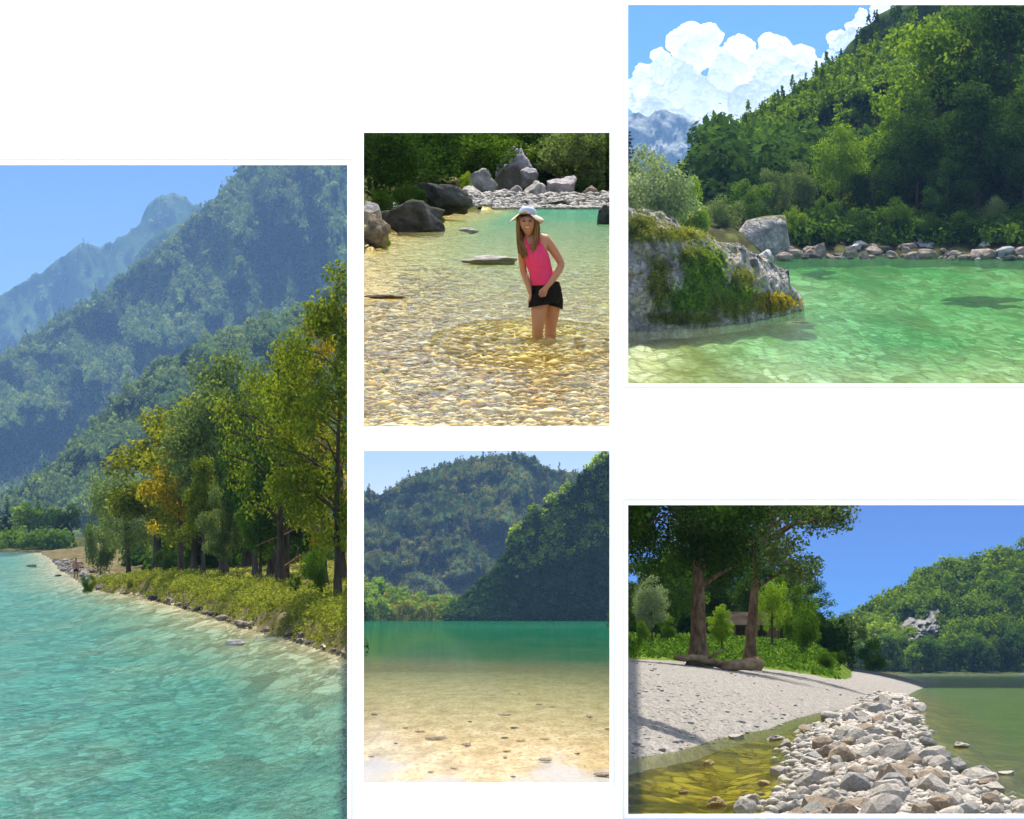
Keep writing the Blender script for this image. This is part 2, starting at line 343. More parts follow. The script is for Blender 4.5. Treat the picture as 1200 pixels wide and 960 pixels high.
PROTO = {}
def tree_proto(key, seed, H=10.0, R=3.6, base=0.22, kind='round', K=34, n=7000, leaf=0.13, tr=0.22, lean=0.0, cr=(0.24, 0.36), limbs=16, wob=0.25, bark='bark', xmin=None, xmax=None):
    rng = np.random.default_rng(seed); rr = random.Random(seed); cl = []
    zc = H*(1+base)/2; hz = H*(1-base)/2
    for i in range(K):
        if kind == 'conifer':
            t = i/K; z = H*(base + (1-base)*t); rad = R*(1-t)**0.9 + 0.08
            for q in range(max(2, int(5*(1-t))+2)):
                a = rr.uniform(0, 6.28); rq = rad*rr.uniform(0.25, 0.85)
                cl.append((rq*math.cos(a), rq*math.sin(a), z - rq*0.28, 0.30*rad + 0.14))
            continue
        d = Vector((rr.gauss(0,1), rr.gauss(0,1), rr.gauss(0,1))).normalized(); u = rr.uniform(0.25, 1)**0.6
        zz = d.z*u
        prof = 1.0
        if kind == 'tall': prof = 0.8 + 0.2*math.cos(zz*2)
        if kind == 'cone': prof = max(0.12, 0.62 - 0.5*zz)*1.3
        if kind == 'willow': prof = 1.0 if zz > 0 else 1.05
        r = R*rr.uniform(*cr)
        x, y, z = d.x*u*(R - r*0.5)*prof, d.y*u*(R - r*0.5)*prof, zc + zz*(hz - r*0.5)
        cl.append((x + lean*z/H, y, z, r))
        if kind == 'willow' and zz < 0.6:
            for q in range(2): cl.append((x*1.06 + lean*z/H, y*1.06, z - r*(0.8+q*0.7), r*0.72))
    V, Fc, tint = clump_leaves(rng, cl, n, leaf, 0.8 if kind != 'conifer' else 0.45, 0.25 if kind != 'willow' else -0.1)
    if xmin is not None or xmax is not None:      # one-sided crown
        cx = V.reshape(-1, 4, 3)[:, :, 0].mean(1); ed = rng.uniform(0, 0.8, len(cx))
        ok = np.ones(len(cx), bool)
        if xmin is not None: ok &= cx > xmin + ed*0.35*abs(xmin); cl = [c for c in cl if c[0] > xmin*0.7]
        if xmax is not None: ok &= cx < xmax - ed*0.6*abs(xmax); cl = [c for c in cl if c[0] < xmax*0.7]
        V = V.reshape(-1, 4, 3)[ok].reshape(-1, 3); tint = tint.reshape(-1, 4)[ok].ravel(); Fc = np.arange(len(V)).reshape(-1, 4)
    cm = npmesh(key + '_crown', V, Fc, tint=tint)
    V = []; Fc = []; m = 9
    top = H*(0.93 if kind in ('conifer', 'cone') else 0.78)
    ph = rr.uniform(0, 6)
    path = [Vector((lean*t*top/H + wob*math.sin(t*4+ph)*t*0.6, wob*math.cos(t*3+ph)*t*0.5, t*top)) for t in [i/(m-1) for i in range(m)]]
    rad = [tr*(1.5 if i == 0 else 1.0)*(1 - 0.86*i/(m-1)) for i in range(m)]
    tube(V, Fc, [path[0]-Vector((0,0,0.35))] + path, [rad[0]*1.1] + rad, 8, True, 0.06, rr)
    big = sorted(cl, key=lambda c: -c[3])[:limbs*2]; rr.shuffle(big)
    for c in big[:limbs]:
        e = Vector(c[:3]); zt = max(base*H*0.7, min(top*0.95, e.z - 0.35*math.hypot(e.x, e.y)))
        t = zt/top*(m-1); i = min(m-2, int(t)); s = path[i].lerp(path[i+1], t-i)
        r0 = max(0.02, rad[i]*0.5); mid = s.lerp(e, 0.5) + Vector((rr.uniform(-.2,.2), rr.uniform(-.2,.2), 0.08*(e-s).length))
        tube(V, Fc, [s, mid, e], [r0, r0*0.6, r0*0.22], 5, False)
        for q in range(2):
            f = e + Vector((rr.gauss(0,1), rr.gauss(0,1), rr.gauss(0,.7)))*c[3]*0.7
            tube(V, Fc, [mid.lerp(e, 0.6), f], [r0*0.35, r0*0.1], 4, False)
    tm = pymesh(key + '_trunk', V, Fc, True)
    PROTO[key] = (tm, cm, H, bark)
def plant_tree(key, loc, height, label, mat, name='tree', cat='tree', group=None, rz=None, wide=1.0, tilt=0.0):
    tm, cm, H, bark = PROTO[key]; s = height/H
    e = empty(name, loc, random.uniform(0, 6.28) if rz is None else rz, (s*wide, s*wide, s)); e.rotation_euler.y = tilt
    tag(e, label, cat, group)
    link('trunk', tm, M[bark], e); link('crown', cm, M[mat], e)
    return e
random.seed(5)
tree_proto('broad_a', 1, R=3.8, K=46, n=12000, leaf=0.12, base=0.12)
tree_proto('broad_b', 2, R=3.3, K=34, n=10000, leaf=0.12, base=0.18)
tree_proto('tall_a', 3, R=2.5, K=46, n=9000, leaf=0.12, base=0.14, kind='tall', cr=(0.28, 0.42))
tree_proto('tall_b', 4, R=2.9, K=52, n=10000, leaf=0.12, base=0.05, kind='tall', cr=(0.25, 0.4))
tree_proto('airy', 5, R=3.4, K=44, n=6000, leaf=0.085, base=0.14, cr=(0.14, 0.27), limbs=30)
tree_proto('cone', 6, R=3.0, K=44, n=7000, leaf=0.12, base=0.12, kind='cone', cr=(0.2, 0.32))
tree_proto('willow', 7, R=3.8, K=30, n=10000, leaf=0.10, base=0.22, kind='willow', cr=(0.2, 0.3), lean=-0.9)
tree_proto('conifer', 8, R=2.0, K=26, n=6000, leaf=0.12, base=0.06, kind='conifer', tr=0.16, limbs=0)
tree_proto('bush_a', 9, R=6.0, K=34, n=6500, leaf=0.22, base=0.0, cr=(0.22, 0.36), tr=0.15, limbs=10)
tree_proto('bush_b', 10, R=5.0, K=26, n=5000, leaf=0.24, base=0.02, cr=(0.25, 0.4), tr=0.15, limbs=8)
tree_proto('far_a', 11, R=3.9, K=22, n=1100, leaf=0.36, base=0.08, cr=(0.28, 0.42), limbs=5)
tree_proto('far_b', 12, R=3.1, K=22, n=1000, leaf=0.36, base=0.05, kind='tall', cr=(0.3, 0.45), limbs=5)
tree_proto('shade', 13, R=4.9, K=64, n=34000, leaf=0.085, base=0.27, cr=(0.2, 0.3), tr=0.36, limbs=22, bark='bark_pale', wob=0.12, xmin=-3.0)
tree_proto('poplar', 14, R=3.9, K=56, n=17000, leaf=0.085, base=0.26, cr=(0.14, 0.25), tr=0.26, limbs=34, bark='bark_pale', lean=0.5)

tree_proto('edge_r', 15, R=3.2, K=74, n=24000, leaf=0.075, base=0.10, kind='tall', cr=(0.14, 0.28), xmax=0.5, limbs=30, tr=0.13)
tree_proto('edge_r2', 16, R=3.4, K=50, n=9500, leaf=0.09, base=0.10, cr=(0.13, 0.25), xmax=0.4, limbs=30)
tree_proto('edge_bush_r', 17, R=6.0, K=46, n=9000, leaf=0.20, base=0.0, cr=(0.2, 0.32), tr=0.15, xmax=0.9)
tree_proto('overhang', 19, R=4.2, K=60, n=20000, leaf=0.10, base=0.52, cr=(0.16, 0.28), tr=0.20, limbs=30, bark='bark', wob=0.05, xmin=-0.15, lean=0.2)
tree_proto('edge_bush_l', 18, R=6.0, K=46, n=9000, leaf=0.20, base=0.0, cr=(0.2, 0.32), tr=0.15, xmin=-0.9)

def forest(name, P, size, mat, nleaf=40, leaf=0.30, seed=0, conifer=0.0, tall=1.0, var=0.24):
    """a far wood that reads as one mass: a crown of leaf clumps at every point of P, size in metres"""
    rng = np.random.default_rng(seed); P = np.asarray(P); n = len(P); size = np.asarray(size)
    Vs = []; ts = []
    protos = []
    for k in range(6):
        d = rng.normal(size=(nleaf, 3)); d[:, 2] = np.abs(d[:, 2])*1.0 - 0.25; d /= np.linalg.norm(d, axis=1, keepdims=True)
        lump = 1 + 0.25*np.sin(d[:, 0]*5 + k) * np.cos(d[:, 1]*4 + 2*k)
        rad = rng.uniform(0.55, 1.0, nleaf)*lump
        C = d*rad[:, None]*0.5; C[:, 2] *= 1.25*tall
        if k >= 6 - round(conifer*6):
            h = rng.uniform(0, 1, nleaf); a = rng.uniform(0, 6.28, nleaf); C = np.stack([np.cos(a)*(1-h)*0.33, np.sin(a)*(1-h)*0.33, h*1.5-0.1], 1)
        V, _ = leaf_quads(rng, C, leaf*0.5, d, 0.3, 0.7); protos.append(V)
    k = rng.integers(0, 6, n); ang = rng.uniform(0, 6.28, n)
    for q in range(6):
        s = np.where(k == q)[0]
        if not len(s): continue
        V = protos[q][None]*size[s][:, None, None]; c = np.cos(ang[s])[:, None]; sn = np.sin(ang[s])[:, None]
        V = np.stack([V[..., 0]*c - V[..., 1]*sn, V[..., 0]*sn + V[..., 1]*c, V[..., 2]], -1) + P[s][:, None, :]
        Vs.append(V.reshape(-1, 3)); t = 0.45 + rng.normal(0, var*0.7, len(s)) + var*1.6*np.array([noise.noise(Vector(P[i])*(0.09/max(0.1, size.mean())*1.0)) for i in s])
        ts.append(np.clip(np.repeat(t, nleaf*4) + np.repeat(rng.normal(0, 0.07, len(s)*nleaf), 4), 0, 1).ravel())
    V = np.concatenate(Vs); o = link(name, npmesh(name, V, np.arange(len(V)).reshape(-1, 4), tint=np.concatenate(ts)), M[mat])
    return tag(o, kind='stuff')

# ------------------------------------------------------------------ mountains and hills
def hill(name, sil, base, Y0, Y1, mat, nx=140, ny=70, rel=0.10, seed=0.0, pw=1.0, skew=0.0, fx=50.0, ft=4.0, sj=1.5, back=0.35, px0=None, px1=None, kind='structure'):
    px0 = sil[0][0] if px0 is None else px0; px1 = sil[-1][0] if px1 is None else px1
    def pos(px, t):
        s = interp(px, sil) + sj*fbm(px/9.0, seed, 3.1, 3); b = interp(px, base)
        g = fbm((px + skew*t*100)/fx, t*ft, seed, 5)
        if t <= 1:
            py = b + (s - b)*t**pw; Y = Y0 + (Y1 - Y0)*t + g*rel*(Y1 - Y0)*min(1.0, 4*t)*min(1, 0.25+3*(1-t))
            return W(px, py, Y)
        p = W(px, s, Y1 + (Y1-Y0)*(t-1)); p.z -= (t-1)*(b - s)/F*Y1*1.2; return p
    V = []; ts = list(np.linspace(0, 1, ny)) + [1.05, 1.15, 1.0 + back]
    for px in np.linspace(px0, px1, nx):
        for t in ts: V.append(pos(px, t))
    o = link(name, npmesh(name, np.array([tuple(v) for v in V]), gridfaces(nx, len(ts)), True), M[mat])
    tag(o, kind=kind); return pos
def scatter(pos, n, px0, px1, sizepx, seed, keep=None, t0=0.0, t1=1.0, sink=0.2):
    rr = random.Random(seed); P = []; Z = []
    while len(P) < n:
        px = rr.uniform(px0, px1); t = rr.uniform(t0, t1)
        if keep and not keep(px, t): continue
        p = pos(px, t); s = rr.uniform(*sizepx)*p.y/F
        P.append((p.x, p.y, p.z + s*sink)); Z.append(s)
    return P, Z

# ------------------------------------------------------------------ rocks
ROCK = {}
def rock_proto(key, seed, sub=2, cuts=9, amp=0.10, nz=1.6, smooth=False):
    bm = bmesh.new(); bmesh.ops.create_icosphere(bm, subdivisions=sub, radius=1.0); rr = random.Random(seed)
    pl = []
    for i in range(cuts):
        d = Vector((rr.gauss(0,1), rr.gauss(0,1), rr.gauss(0,1))).normalized(); pl.append((d, rr.uniform(0.52, 0.82)))
    for v in bm.verts:
        p = v.co.copy()
        for d, h in pl:
            e = p.dot(d) - h
            if e > 0: p -= d*e
        p *= 1 + amp*fbm(p.x*nz+seed, p.y*nz, p.z*nz, 4)
        v.co = p
    me = bpy.data.meshes.new(key); bm.to_mesh(me); bm.free()
    if smooth: me.shade_smooth()
    ROCK[key] = me
for i in range(10): rock_proto('stone%d' % i, 30+i, 2, 10, 0.12)
for i in range(6): rock_proto('boulder%d' % i, 60+i, 4, 12, 0.22, 1.9, True)
def put_rock(name, key, loc, size, mat, label, cat='stone', group=None, rot=None, parent=None):
    o = link(name, ROCK[key], M[mat]); o.location = loc; o.scale = size
    o.rotation_euler = rot or (random.uniform(-.3,.3), random.uniform(-.3,.3), random.uniform(0, 6.28))
    tag(o, label, cat, group); return o
def scatter_stones(name, P, sizes, mat, seed, flat=0.6):
    """gravel too small to pick apart: one mesh"""
    rng = np.random.default_rng(seed); pr = []
    for k in range(5):
        bm = bmesh.new(); bmesh.ops.create_icosphere(bm, subdivisions=1, radius=1.0)
        v = np.array([tuple(q.co) for q in bm.verts]); f = np.array([[q.index for q in p.verts] for p in bm.faces]); bm.free()
        pr.append((v * rng.uniform(0.7, 1.1, (len(v), 1)), f))
    Vs = []; Fs = []; b = 0; P = np.asarray(P); sizes = np.asarray(sizes); k = rng.integers(0, 5, len(P))
    for q in range(5):
        s = np.where(k == q)[0]
        if not len(s): continue
        v, f = pr[q]; sc = sizes[s][:, None]*np.stack([rng.uniform(.8, 1.3, len(s)), rng.uniform(.8, 1.3, len(s)), flat*rng.uniform(.7, 1.3, len(s))], 1)
        a = rng.uniform(0, 6.28, len(s)); VV = v[None]*sc[:, None, :]
        VV = np.stack([VV[..., 0]*np.cos(a)[:, None] - VV[..., 1]*np.sin(a)[:, None], VV[..., 0]*np.sin(a)[:, None] + VV[..., 1]*np.cos(a)[:, None], VV[..., 2]], -1) + P[s][:, None, :]
        Fs.append((f[None] + (np.arange(len(s))*len(v))[:, None, None] + b).reshape(-1, 3)); b += len(s)*len(v); Vs.append(VV.reshape(-1, 3))
    V = np.concatenate(Vs); tint = np.repeat(rng.uniform(0, 1, len(P)), 12)[:len(V)]
    o = link(name, npmesh(name, V, np.concatenate(Fs), tint=tint), M[mat]); return tag(o, kind='stuff')

def sheet(name, px0, px1, nx, Y0, Y1, ny, zf, mat, kind='structure', attr=None, smooth=True):
    V = []; A = []
    Ys = np.geomspace(Y0, Y1, ny)
    for px in np.linspace(px0, px1, nx):
        for Y in Ys:
            V.append(((px-600)/F*Y, Y, zf(px, Y)))
            if attr: A.append(attr(px, Y))
    me = npmesh(name, V, gridfaces(nx, ny), smooth, **({'depth': A} if attr else {}))
    # faces must look up
    me.flip_normals() if me.polygons[0].normal.z < 0 else None
    return tag(link(name, me, mat), kind=kind)
def skyback(name, px0, px1, py0, py1, mat, Y=14500):
    V = []
    for px in np.linspace(px0, px1, 25):
        for py in (py1, py0): V.append(W(px, py, Y + 300*math.cos((px-600)/300)))
    me = npmesh(name, np.array([tuple(v) for v in V]), gridfaces(25, 2), True)
    return tag(link('sky', me, mat), kind='structure')

# ================================================================== wide river below the mountain
skyback('sky_mountain', -80, 421, 120, 660, m_sky('sky_over_mountain', [(0.0, srgb(170, 200, 245)), (0.55, srgb(140, 180, 244)), (0.95, srgb(76, 130, 222))]))
pos_a = hill('mountain', [(-80, 400), (-20, 352), (0, 347), (30, 328), (60, 312), (75, 298), (95, 285), (105, 286), (117, 290), (140, 278), (162, 265), (170, 245), (185, 230), (200, 226), (215, 230), (228, 240), (240, 241), (262, 232), (300, 240), (420, 240)],
     [(-80, 620), (420, 620)], 7900, 8800, 'mtn', 190, 70, 0.4, 4.0, fx=30, ft=3, sj=5.0, skew=0.5)
pos_b = hill('mountain', [(-80, 560), (0, 470), (40, 432), (80, 395), (110, 372), (140, 330), (165, 292), (185, 272), (205, 262), (228, 250), (262, 238), (420, 236)],
     [(-80, 640), (420, 640)], 6200, 6900, 'mtn', 120, 50, 0.2, 9.0, fx=34, ft=3, sj=2.5, skew=0.6)
pos_c = hill('mountain', [(-80, 470), (0, 418), (42, 392), (80, 366), (125, 338), (179, 297), (215, 265), (250, 234), (287, 190), (330, 145), (421, 60)],
     [(-80, 622), (421, 622)], 3700, 4600, 'mtn', 230, 130, 0.42, 1.0, fx=36, ft=4, sj=2.0, skew=0.9)
pos_d = hill('mountain', [(-80, 640), (0, 590), (60, 545), (110, 495), (150, 452), (190, 425), (240, 398), (290, 378), (340, 362), (421, 330)],
     [(-80, 650), (421, 650)], 1800, 2150, 'mtn', 150, 60, 0.25, 2.0, fx=40, ft=4, sj=5.0, skew=0.7)
P_, Z_ = scatter(pos_c, 9500, -60, 420, (6, 12), 1, sink=0.1)
A_, B_ = scatter(pos_d, 3600, -60, 420, (7, 14), 2, sink=0.1)
C_, D_ = scatter(pos_b, 1800, -60, 300, (4, 8), 3, sink=0.05)
E_, G_ = scatter(pos_a, 1500, -60, 290, (3, 7), 4, sink=0.0)
C_ += E_; D_ += G_
forest('mountain_forest', P_ + A_ + C_, Z_ + B_ + D_, 'fr_mtn', 26, 0.36, 3, 0.1)

SHORE1 = [(36, 1500), (50, 1000), (65, 720), (80, 530), (93, 445), (100, 407), (114, 350), (127, 300), (155, 235), (170, 205), (194, 165), (205, 130), (225, 106), (270, 92), (325, 74), (467, 62), (609, 50), (760, 30)]
def d1(px, Y): return (px - interp(Y, SHORE1)) * Y / F      # metres inland of the water's edge
def bank1(px, Y):
    d = d1(px, Y); k = min(1.0, max(0.0, (235 - Y)/40))     # the undercut bank fades into a gravel spit up the river
    hi = (1.0*(1 - math.exp(-max(d, 0)/0.5)) + 0.07*max(d, 0))*k + (0.10*max(d, 0))*(1-k) if d > 0 else max(-0.9, d*0.16)
    return P1.z(Y) + hi + 0.12*fbm(px/12, Y/9.0, 0, 3)*min(1, max(d, 0))
M['bed1'] = m_bed('river_bed', [(0.0, (0.14, 0.11, 0.06)), (0.4, (0.30, 0.24, 0.14)), (1.0, (0.52, 0.45, 0.32))], (1.6, 0.26, 1.6))
M['water1'] = m_water('river_water', (0.30, 0.26, 0.12), (0.04, 0.20, 0.175), (3.4, 0.55, 1), (0.02, 0.34), (0.82, 0.42), 1.0, mott=0.9, bdist=0.14, tint=(0.97, 0.97, 0.93), dtint=(0.36, 0.76, 0.75))
sheet('riverbed', -90, 421, 90, 38, 760, 120, lambda px, Y: bank1(px, Y) - (0.0 if d1(px, Y) < 0.1 else 0.35), M['bed1'])
M['bank1'] = m_ground('bank_earth', [(0.3, (0.03, 0.025, 0.012)), (0.5, (0.09, 0.075, 0.035)), (0.7, (0.20, 0.16, 0.09))], (1.2, 0.3, 1.2), 7, 0.05)
sheet('riverbank', -90, 421, 170, 92, 700, 190, lambda px, Y: bank1(px, Y) + (0.012 if d1(px, Y) > -0.5 else -0.6), M['bank1'])
sheet('river', -90, 421, 110, 36, 720, 130, lambda px, Y: P1.z(Y), M['water1'],
      attr=lambda px, Y: 1 - math.exp(-(max(0, -d1(px, Y))/3.4)**1.3))
sheet('far_riverbank', -90, 110, 20, 640, 1050, 12, lambda px, Y: P1.z(Y) + min(2.2, (Y-640)/25) + 0.3*fbm(px/9, Y/40), M['soil'])
# bank cover: leafy undergrowth spilling over the bank edge
rng = np.random.default_rng(11); cl = []
for i in range(1500):
    Y = rng.uniform(93, 232); d = abs(rng.normal(0.5, 0.7)) if rng.uniform() < .75 else rng.uniform(0, 3.0); px = interp(Y, SHORE1) + d*F/Y
    if px > 420: continue
    r = rng.uniform(0.18, 0.46); cl.append(((px-600)/F*Y, Y, bank1(px, Y) + 0.12 - (0.30 if d < 0.3 else 0), r))
V, Fc, t = clump_leaves(rng, cl, 60000, 0.065, 0.9)
tag(link('bank_undergrowth', npmesh('bank_undergrowth', V, Fc, tint=t), M['hedge']), kind='stuff')
rng = np.random.default_rng(12); C = []
for i in range(9000):
    Y = rng.uniform(105, 230); px = rng.uniform(interp(Y, SHORE1), 420)
    if d1(px, Y) < 1.0: continue
    C.append(((px-600)/F*Y, Y, bank1(px, Y) + 0.06))
C = np.array(C); V, Fc = leaf_quads(rng, C, 0.13, None, -0.2, 0.25)
tag(link('bank_grass', npmesh('bank_grass', V, Fc, tint=np.repeat(np.clip(rng.normal(.6, .2, len(C)), 0, 1), 4)), M['grass']), kind='stuff')

def t1(px, Y, top, key, mat, label, wide=1.0, rz=None, group=None, tilt=0.0, name='tree'):
    z = bank1(px, Y); h = (480 - top)/F*Y - z
    return plant_tree(key, ((px-600)/F*Y, Y, z - 0.1), h, label, mat, name=name, wide=wide, rz=rz, group=group, tilt=tilt)
t1(152, 236, 528, 'willow', 'lf_grey', 'grey-green willow with leaning dark trunk on the river bank above the gravel spit', 0.95, 0.3, name='willow_tree')
t1(118, 262, 592, 'bush_a', 'lf_grey', 'low pale bush at the foot of the leaning willow by the gravel', 0.55, name='bush').__setitem__('category', 'bush')
t1(185, 226, 448, 'tall_a', 'lf_olive', 'olive-green tree rising behind the willow', 1.2, 1.0)
t1(212, 196, 482, 'cone', 'lf_yellow', 'yellow-orange conical autumn tree between green bank trees', 0.9, 2.0)
t1(228, 208, 445, 'tall_b', 'lf_olive', 'olive tree behind the yellow autumn tree', 1.0, 2.8)
t1(262, 188, 410, 'broad_a', 'lf_grey', 'broad green tree, tallest beside the yellow autumn tree', 0.85, 4.0)
t1(325, 190, 415, 'tall_b', 'lf_ygreen', 'yellow-green tree rising between the dark bank trees', 0.9, 4.1)
t1(305, 160, 530, 'broad_b', 'lf_mid', 'green leafy tree before the dark trunks of the bank clearing', 0.7, 0.4)
t1(238, 182, 520, 'cone', 'lf_ygreen', 'small yellow-green conical tree before the broad grey-green tree', 0.8, 5.1)
t1(290, 205, 428, 'tall_b', 'lf_dark', 'dark green tree deep in the bank wood', 1.1, 0.9)
t1(261, 172, 560, 'broad_b', 'lf_grey', 'small grey-green tree with thin dark trunk on the grassy bank', 0.75, 5.0)
t1(299, 168, 470, 'tall_a', 'lf_dark', 'slim dark tree with bare lower trunk on the grassy bank', 0.8, 3.1)
t1(318, 172, 445, 'broad_b', 'lf_dark', 'dark tree with pale slanting trunk beside the bank clearing', 0.85, 1.7, tilt=-0.05)
t1(335, 160, 455, 'broad_a', 'lf_dark', 'thick black-trunked tree leaning over the bank clearing', 0.75, 2.2, tilt=-0.07)
t1(328, 150, 335, 'airy', 'lf_ygreen', 'tall airy tree with sparse yellow-green branches on the bank', 0.68, 0.5)
t1(380, 142, 470, 'edge_r2', 'lf_olive', 'lower sparse olive tree with bare branches at the edge of the wood', 0.9, 0.0)
t1(396, 122, 292, 'edge_r', 'lf_ygreen', 'tall yellow-green tree with grey trunk at the end of the bank', 0.8, 0.0)
t1(400, 150, 345, 'edge_r2', 'lf_yellow', 'bright yellow tree top behind the tall grey-trunked tree', 0.8, 0.0)
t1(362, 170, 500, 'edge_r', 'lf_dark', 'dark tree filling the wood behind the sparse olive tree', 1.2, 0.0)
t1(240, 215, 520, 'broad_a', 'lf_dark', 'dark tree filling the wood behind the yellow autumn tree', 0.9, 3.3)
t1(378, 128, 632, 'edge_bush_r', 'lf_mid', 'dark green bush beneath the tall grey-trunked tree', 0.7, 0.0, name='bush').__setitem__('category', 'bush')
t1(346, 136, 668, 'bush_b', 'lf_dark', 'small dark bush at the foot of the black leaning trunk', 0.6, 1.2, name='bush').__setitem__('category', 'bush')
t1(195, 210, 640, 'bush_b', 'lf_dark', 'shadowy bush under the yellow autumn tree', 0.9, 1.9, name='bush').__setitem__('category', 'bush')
z = P1.z(212); plant_tree('bush_b', ((103-600)/F*204, 204, P1.z(204)-0.2), 1.3, 'green bush standing in the shallows beside the gravel spit', 'lf_mid', 'bush', 'bush', wide=0.75)
for i, (px, top, key, mat, lab) in enumerate([(-8, 560, 'conifer', 'lf_fir', 'dark spire fir at the river bend'), (8, 578, 'conifer', 'lf_fir', 'shorter dark fir beside the spire fir at the river bend'), (18, 588, 'far_a', 'lf_lime', 'round light green tree at the river bend'),
        (34, 582, 'far_b', 'lf_mid', 'tall green tree at the river bend'), (44, 578, 'conifer', 'lf_fir', 'narrow fir between leafy trees at the river bend'), (56, 588, 'far_a', 'lf_mid', 'broad green tree at the river bend beside the narrow fir'),
        (70, 590, 'far_b', 'lf_dark', 'dark leafy tree where the river bend meets the willow'), (22, 623, 'bush_b', 'lf_silver', 'pale silvery bush at the water of the river bend'), (4, 620, 'bush_b', 'lf_grey', 'grey bush at the water of the river bend'), (84, 585, 'far_b', 'lf_dark', 'tree half hidden behind the willow at the river bend'),
        (48, 612, 'bush_a', 'lf_dark', 'dark low bush under the narrow fir')]):
    Y = 720 + (i % 3)*25 - (40 if 'bush' in key else 0); z = P1.z(Y) + 2.0
    nm = 'bush' if 'bush' in key else ('fir_tree' if key == 'conifer' else 'tree')
    plant_tree(key, ((px-600)/F*Y, Y, z-0.5), (480-top)/F*Y - z, lab, mat, nm, nm.replace('_', ' '), wide=0.9 if nm == 'bush' else 1.1)
rr = random.Random(6); P_ = []; Z_ = []
while len(P_) < 420:
    Y = rr.uniform(205, 330); px = rr.uniform(150, 382)
    if d1(px, Y) < 5.5: continue
    P_.append(((px-600)/F*Y, Y, bank1(px, Y) + rr.uniform(0, 2.5))); Z_.append(rr.uniform(1.4, 3.2))
forest('bank_thicket', P_, Z_, 'lf_dark', 150, 0.17, 77)
P_ = []; Z_ = []
for i in range(170):
    Y = rr.uniform(648, 700); px = rr.uniform(-60, 82); P_.append(((px-600)/F*Y, Y, P1.z(Y) + 0.6 + rr.uniform(0, 1.5))); Z_.append(rr.uniform(1.8, 4.5))
forest('bend_thicket', P_, Z_, 'lf_mid', 90, 0.22, 79)
# stones at the foot of the bank
rr = random.Random(21)
for i in range(120):
    Y = rr.uniform(95, 205); d = rr.uniform(-0.5, 0.25); px = interp(Y, SHORE1) + d*F/Y
    if px > 421: continue
    s = rr.choice((0.05, 0.06, 0.08, 0.11, 0.15, 0.26))*rr.uniform(.8, 1.25)
    mt = rr.choice(['brown_rock', 'brown_rock', 'dark_rock'])
    put_rock('river_stone', 'stone%d' % rr.randrange(10), ((px-600)/F*Y, Y, P1.z(Y) + s*0.25), (s*1.4, s, s*0.8), mt,
             ('brown' if mt == 'brown_rock' else 'dark grey') + (' small' if s < 0.1 else ' larger') + ' stone at the foot of the leafy river bank', 'stone', 'stones along the leafy bank')
for i in range(75):
    Y = rr.uniform(206, 420); d = rr.uniform(-0.3, 2.0); px = interp(Y, SHORE1) + d*F/Y
    s = rr.uniform(0.14, 0.42)
    put_rock('river_stone', 'stone%d' % rr.randrange(10), ((px-600)/F*Y, Y, max(P1.z(Y), bank1(px, Y)) + s*0.3), (s*1.3, s, s*0.8), rr.choice(['lime', 'brown_rock', 'brown_rock']),
             'pale stone on the gravel spit below the leaning willow', 'stone', 'stones of the gravel spit')
for px, py, wd, lab in ((278, 755, 0.42, 'flat pale rock breaking the shallow water off the leafy bank'), (38, 664, 0.75, 'dark rock in midstream near the river bend'), (68, 675, 0.35, 'small rock in the water off the gravel spit')):
    Y = P1.Y(py); put_rock('river_rock', 'stone%d' % rr.randrange(10), ((px-600)/F*Y, Y, P1.z(Y)+0.03), (wd, wd*0.7, wd*0.28), 'lime' if px > 100 else 'dark_rock', lab, 'rock', rot=(0, 0, 0.4))
# driftwood branches on the bank
for i, (pts, lab) in enumerate([([(318, 676), (335, 662), (352, 650)], 'pale dead branch slanting over the bank clearing'), ([(300, 640), (330, 628), (362, 612)], 'bare grey branch reaching out of the dark trees'), ([(140, 688), (165, 683), (196, 679)], 'dark driftwood log lying at the water behind the green bush')]):
    Y = 150 if i < 2 else 203; V = []; Fc = []
    q = [W(a, b, Y + k*1.2) for k, (a, b) in enumerate(pts)]
    if i == 2:
        for v in q: v.z = P1.z(v.y) + 0.25
    tube(V, Fc, q, [0.035, 0.025, 0.01] if i < 2 else [0.14, 0.12, 0.08], 7)
    for k in range(9):
        s = q[0].lerp(q[2], 0.2 + k*0.09); tube(V, Fc, [s, s + Vector((rr.uniform(0.1, .9), rr.uniform(-.3, .3), rr.uniform(-0.3, .6)))], [0.02, 0.006], 4)
    tag(link('dead_branch' if i < 2 else 'driftwood_log', pymesh('branch', V, Fc, True), M['bark_pale'] if i < 2 else M['bark']), lab, 'branch' if i < 2 else 'log')

# ================================================================== bathing place
EDGE2 = [(55, 420), (58, 425), (61, 440), (70, 452), (75, 462), (86, 500), (95, 528), (104, 546), (107, 620), (109, 722), (170, 760)]
def d2(px, Y): return max((interp(Y, EDGE2) - px)*Y/F, (Y - 107.5)*0.8 if px > 540 else -9)
def bank2(px, Y):
    d = d2(px, Y)
    if d < 0: return P2.z(Y) + max(-0.75 if Y > 45 else -0.05 - 0.7*max(0, Y-26)/19, d*0.10) - 0.06 + 0.03*fbm(px/8, Y/2.0, 0, 3)
    up = min(0.35, d*0.12) if Y < 113 or px < 540 else 0.35
    if Y > 121: up += (Y - 121)*0.2
    elif px < 540: up += 0.10*d
    return P2.z(Y) + up + 0.12*fbm(px/9, Y/4.0, 0, 3)
M['bed2'] = m_bed('pebble_bed', [(0.0, (0.18, 0.14, 0.05)), (0.4, (0.40, 0.31, 0.12)), (1.0, (0.58, 0.49, 0.27))], (7.0, 1.1, 7.0))
x = N('bathing_water'); 
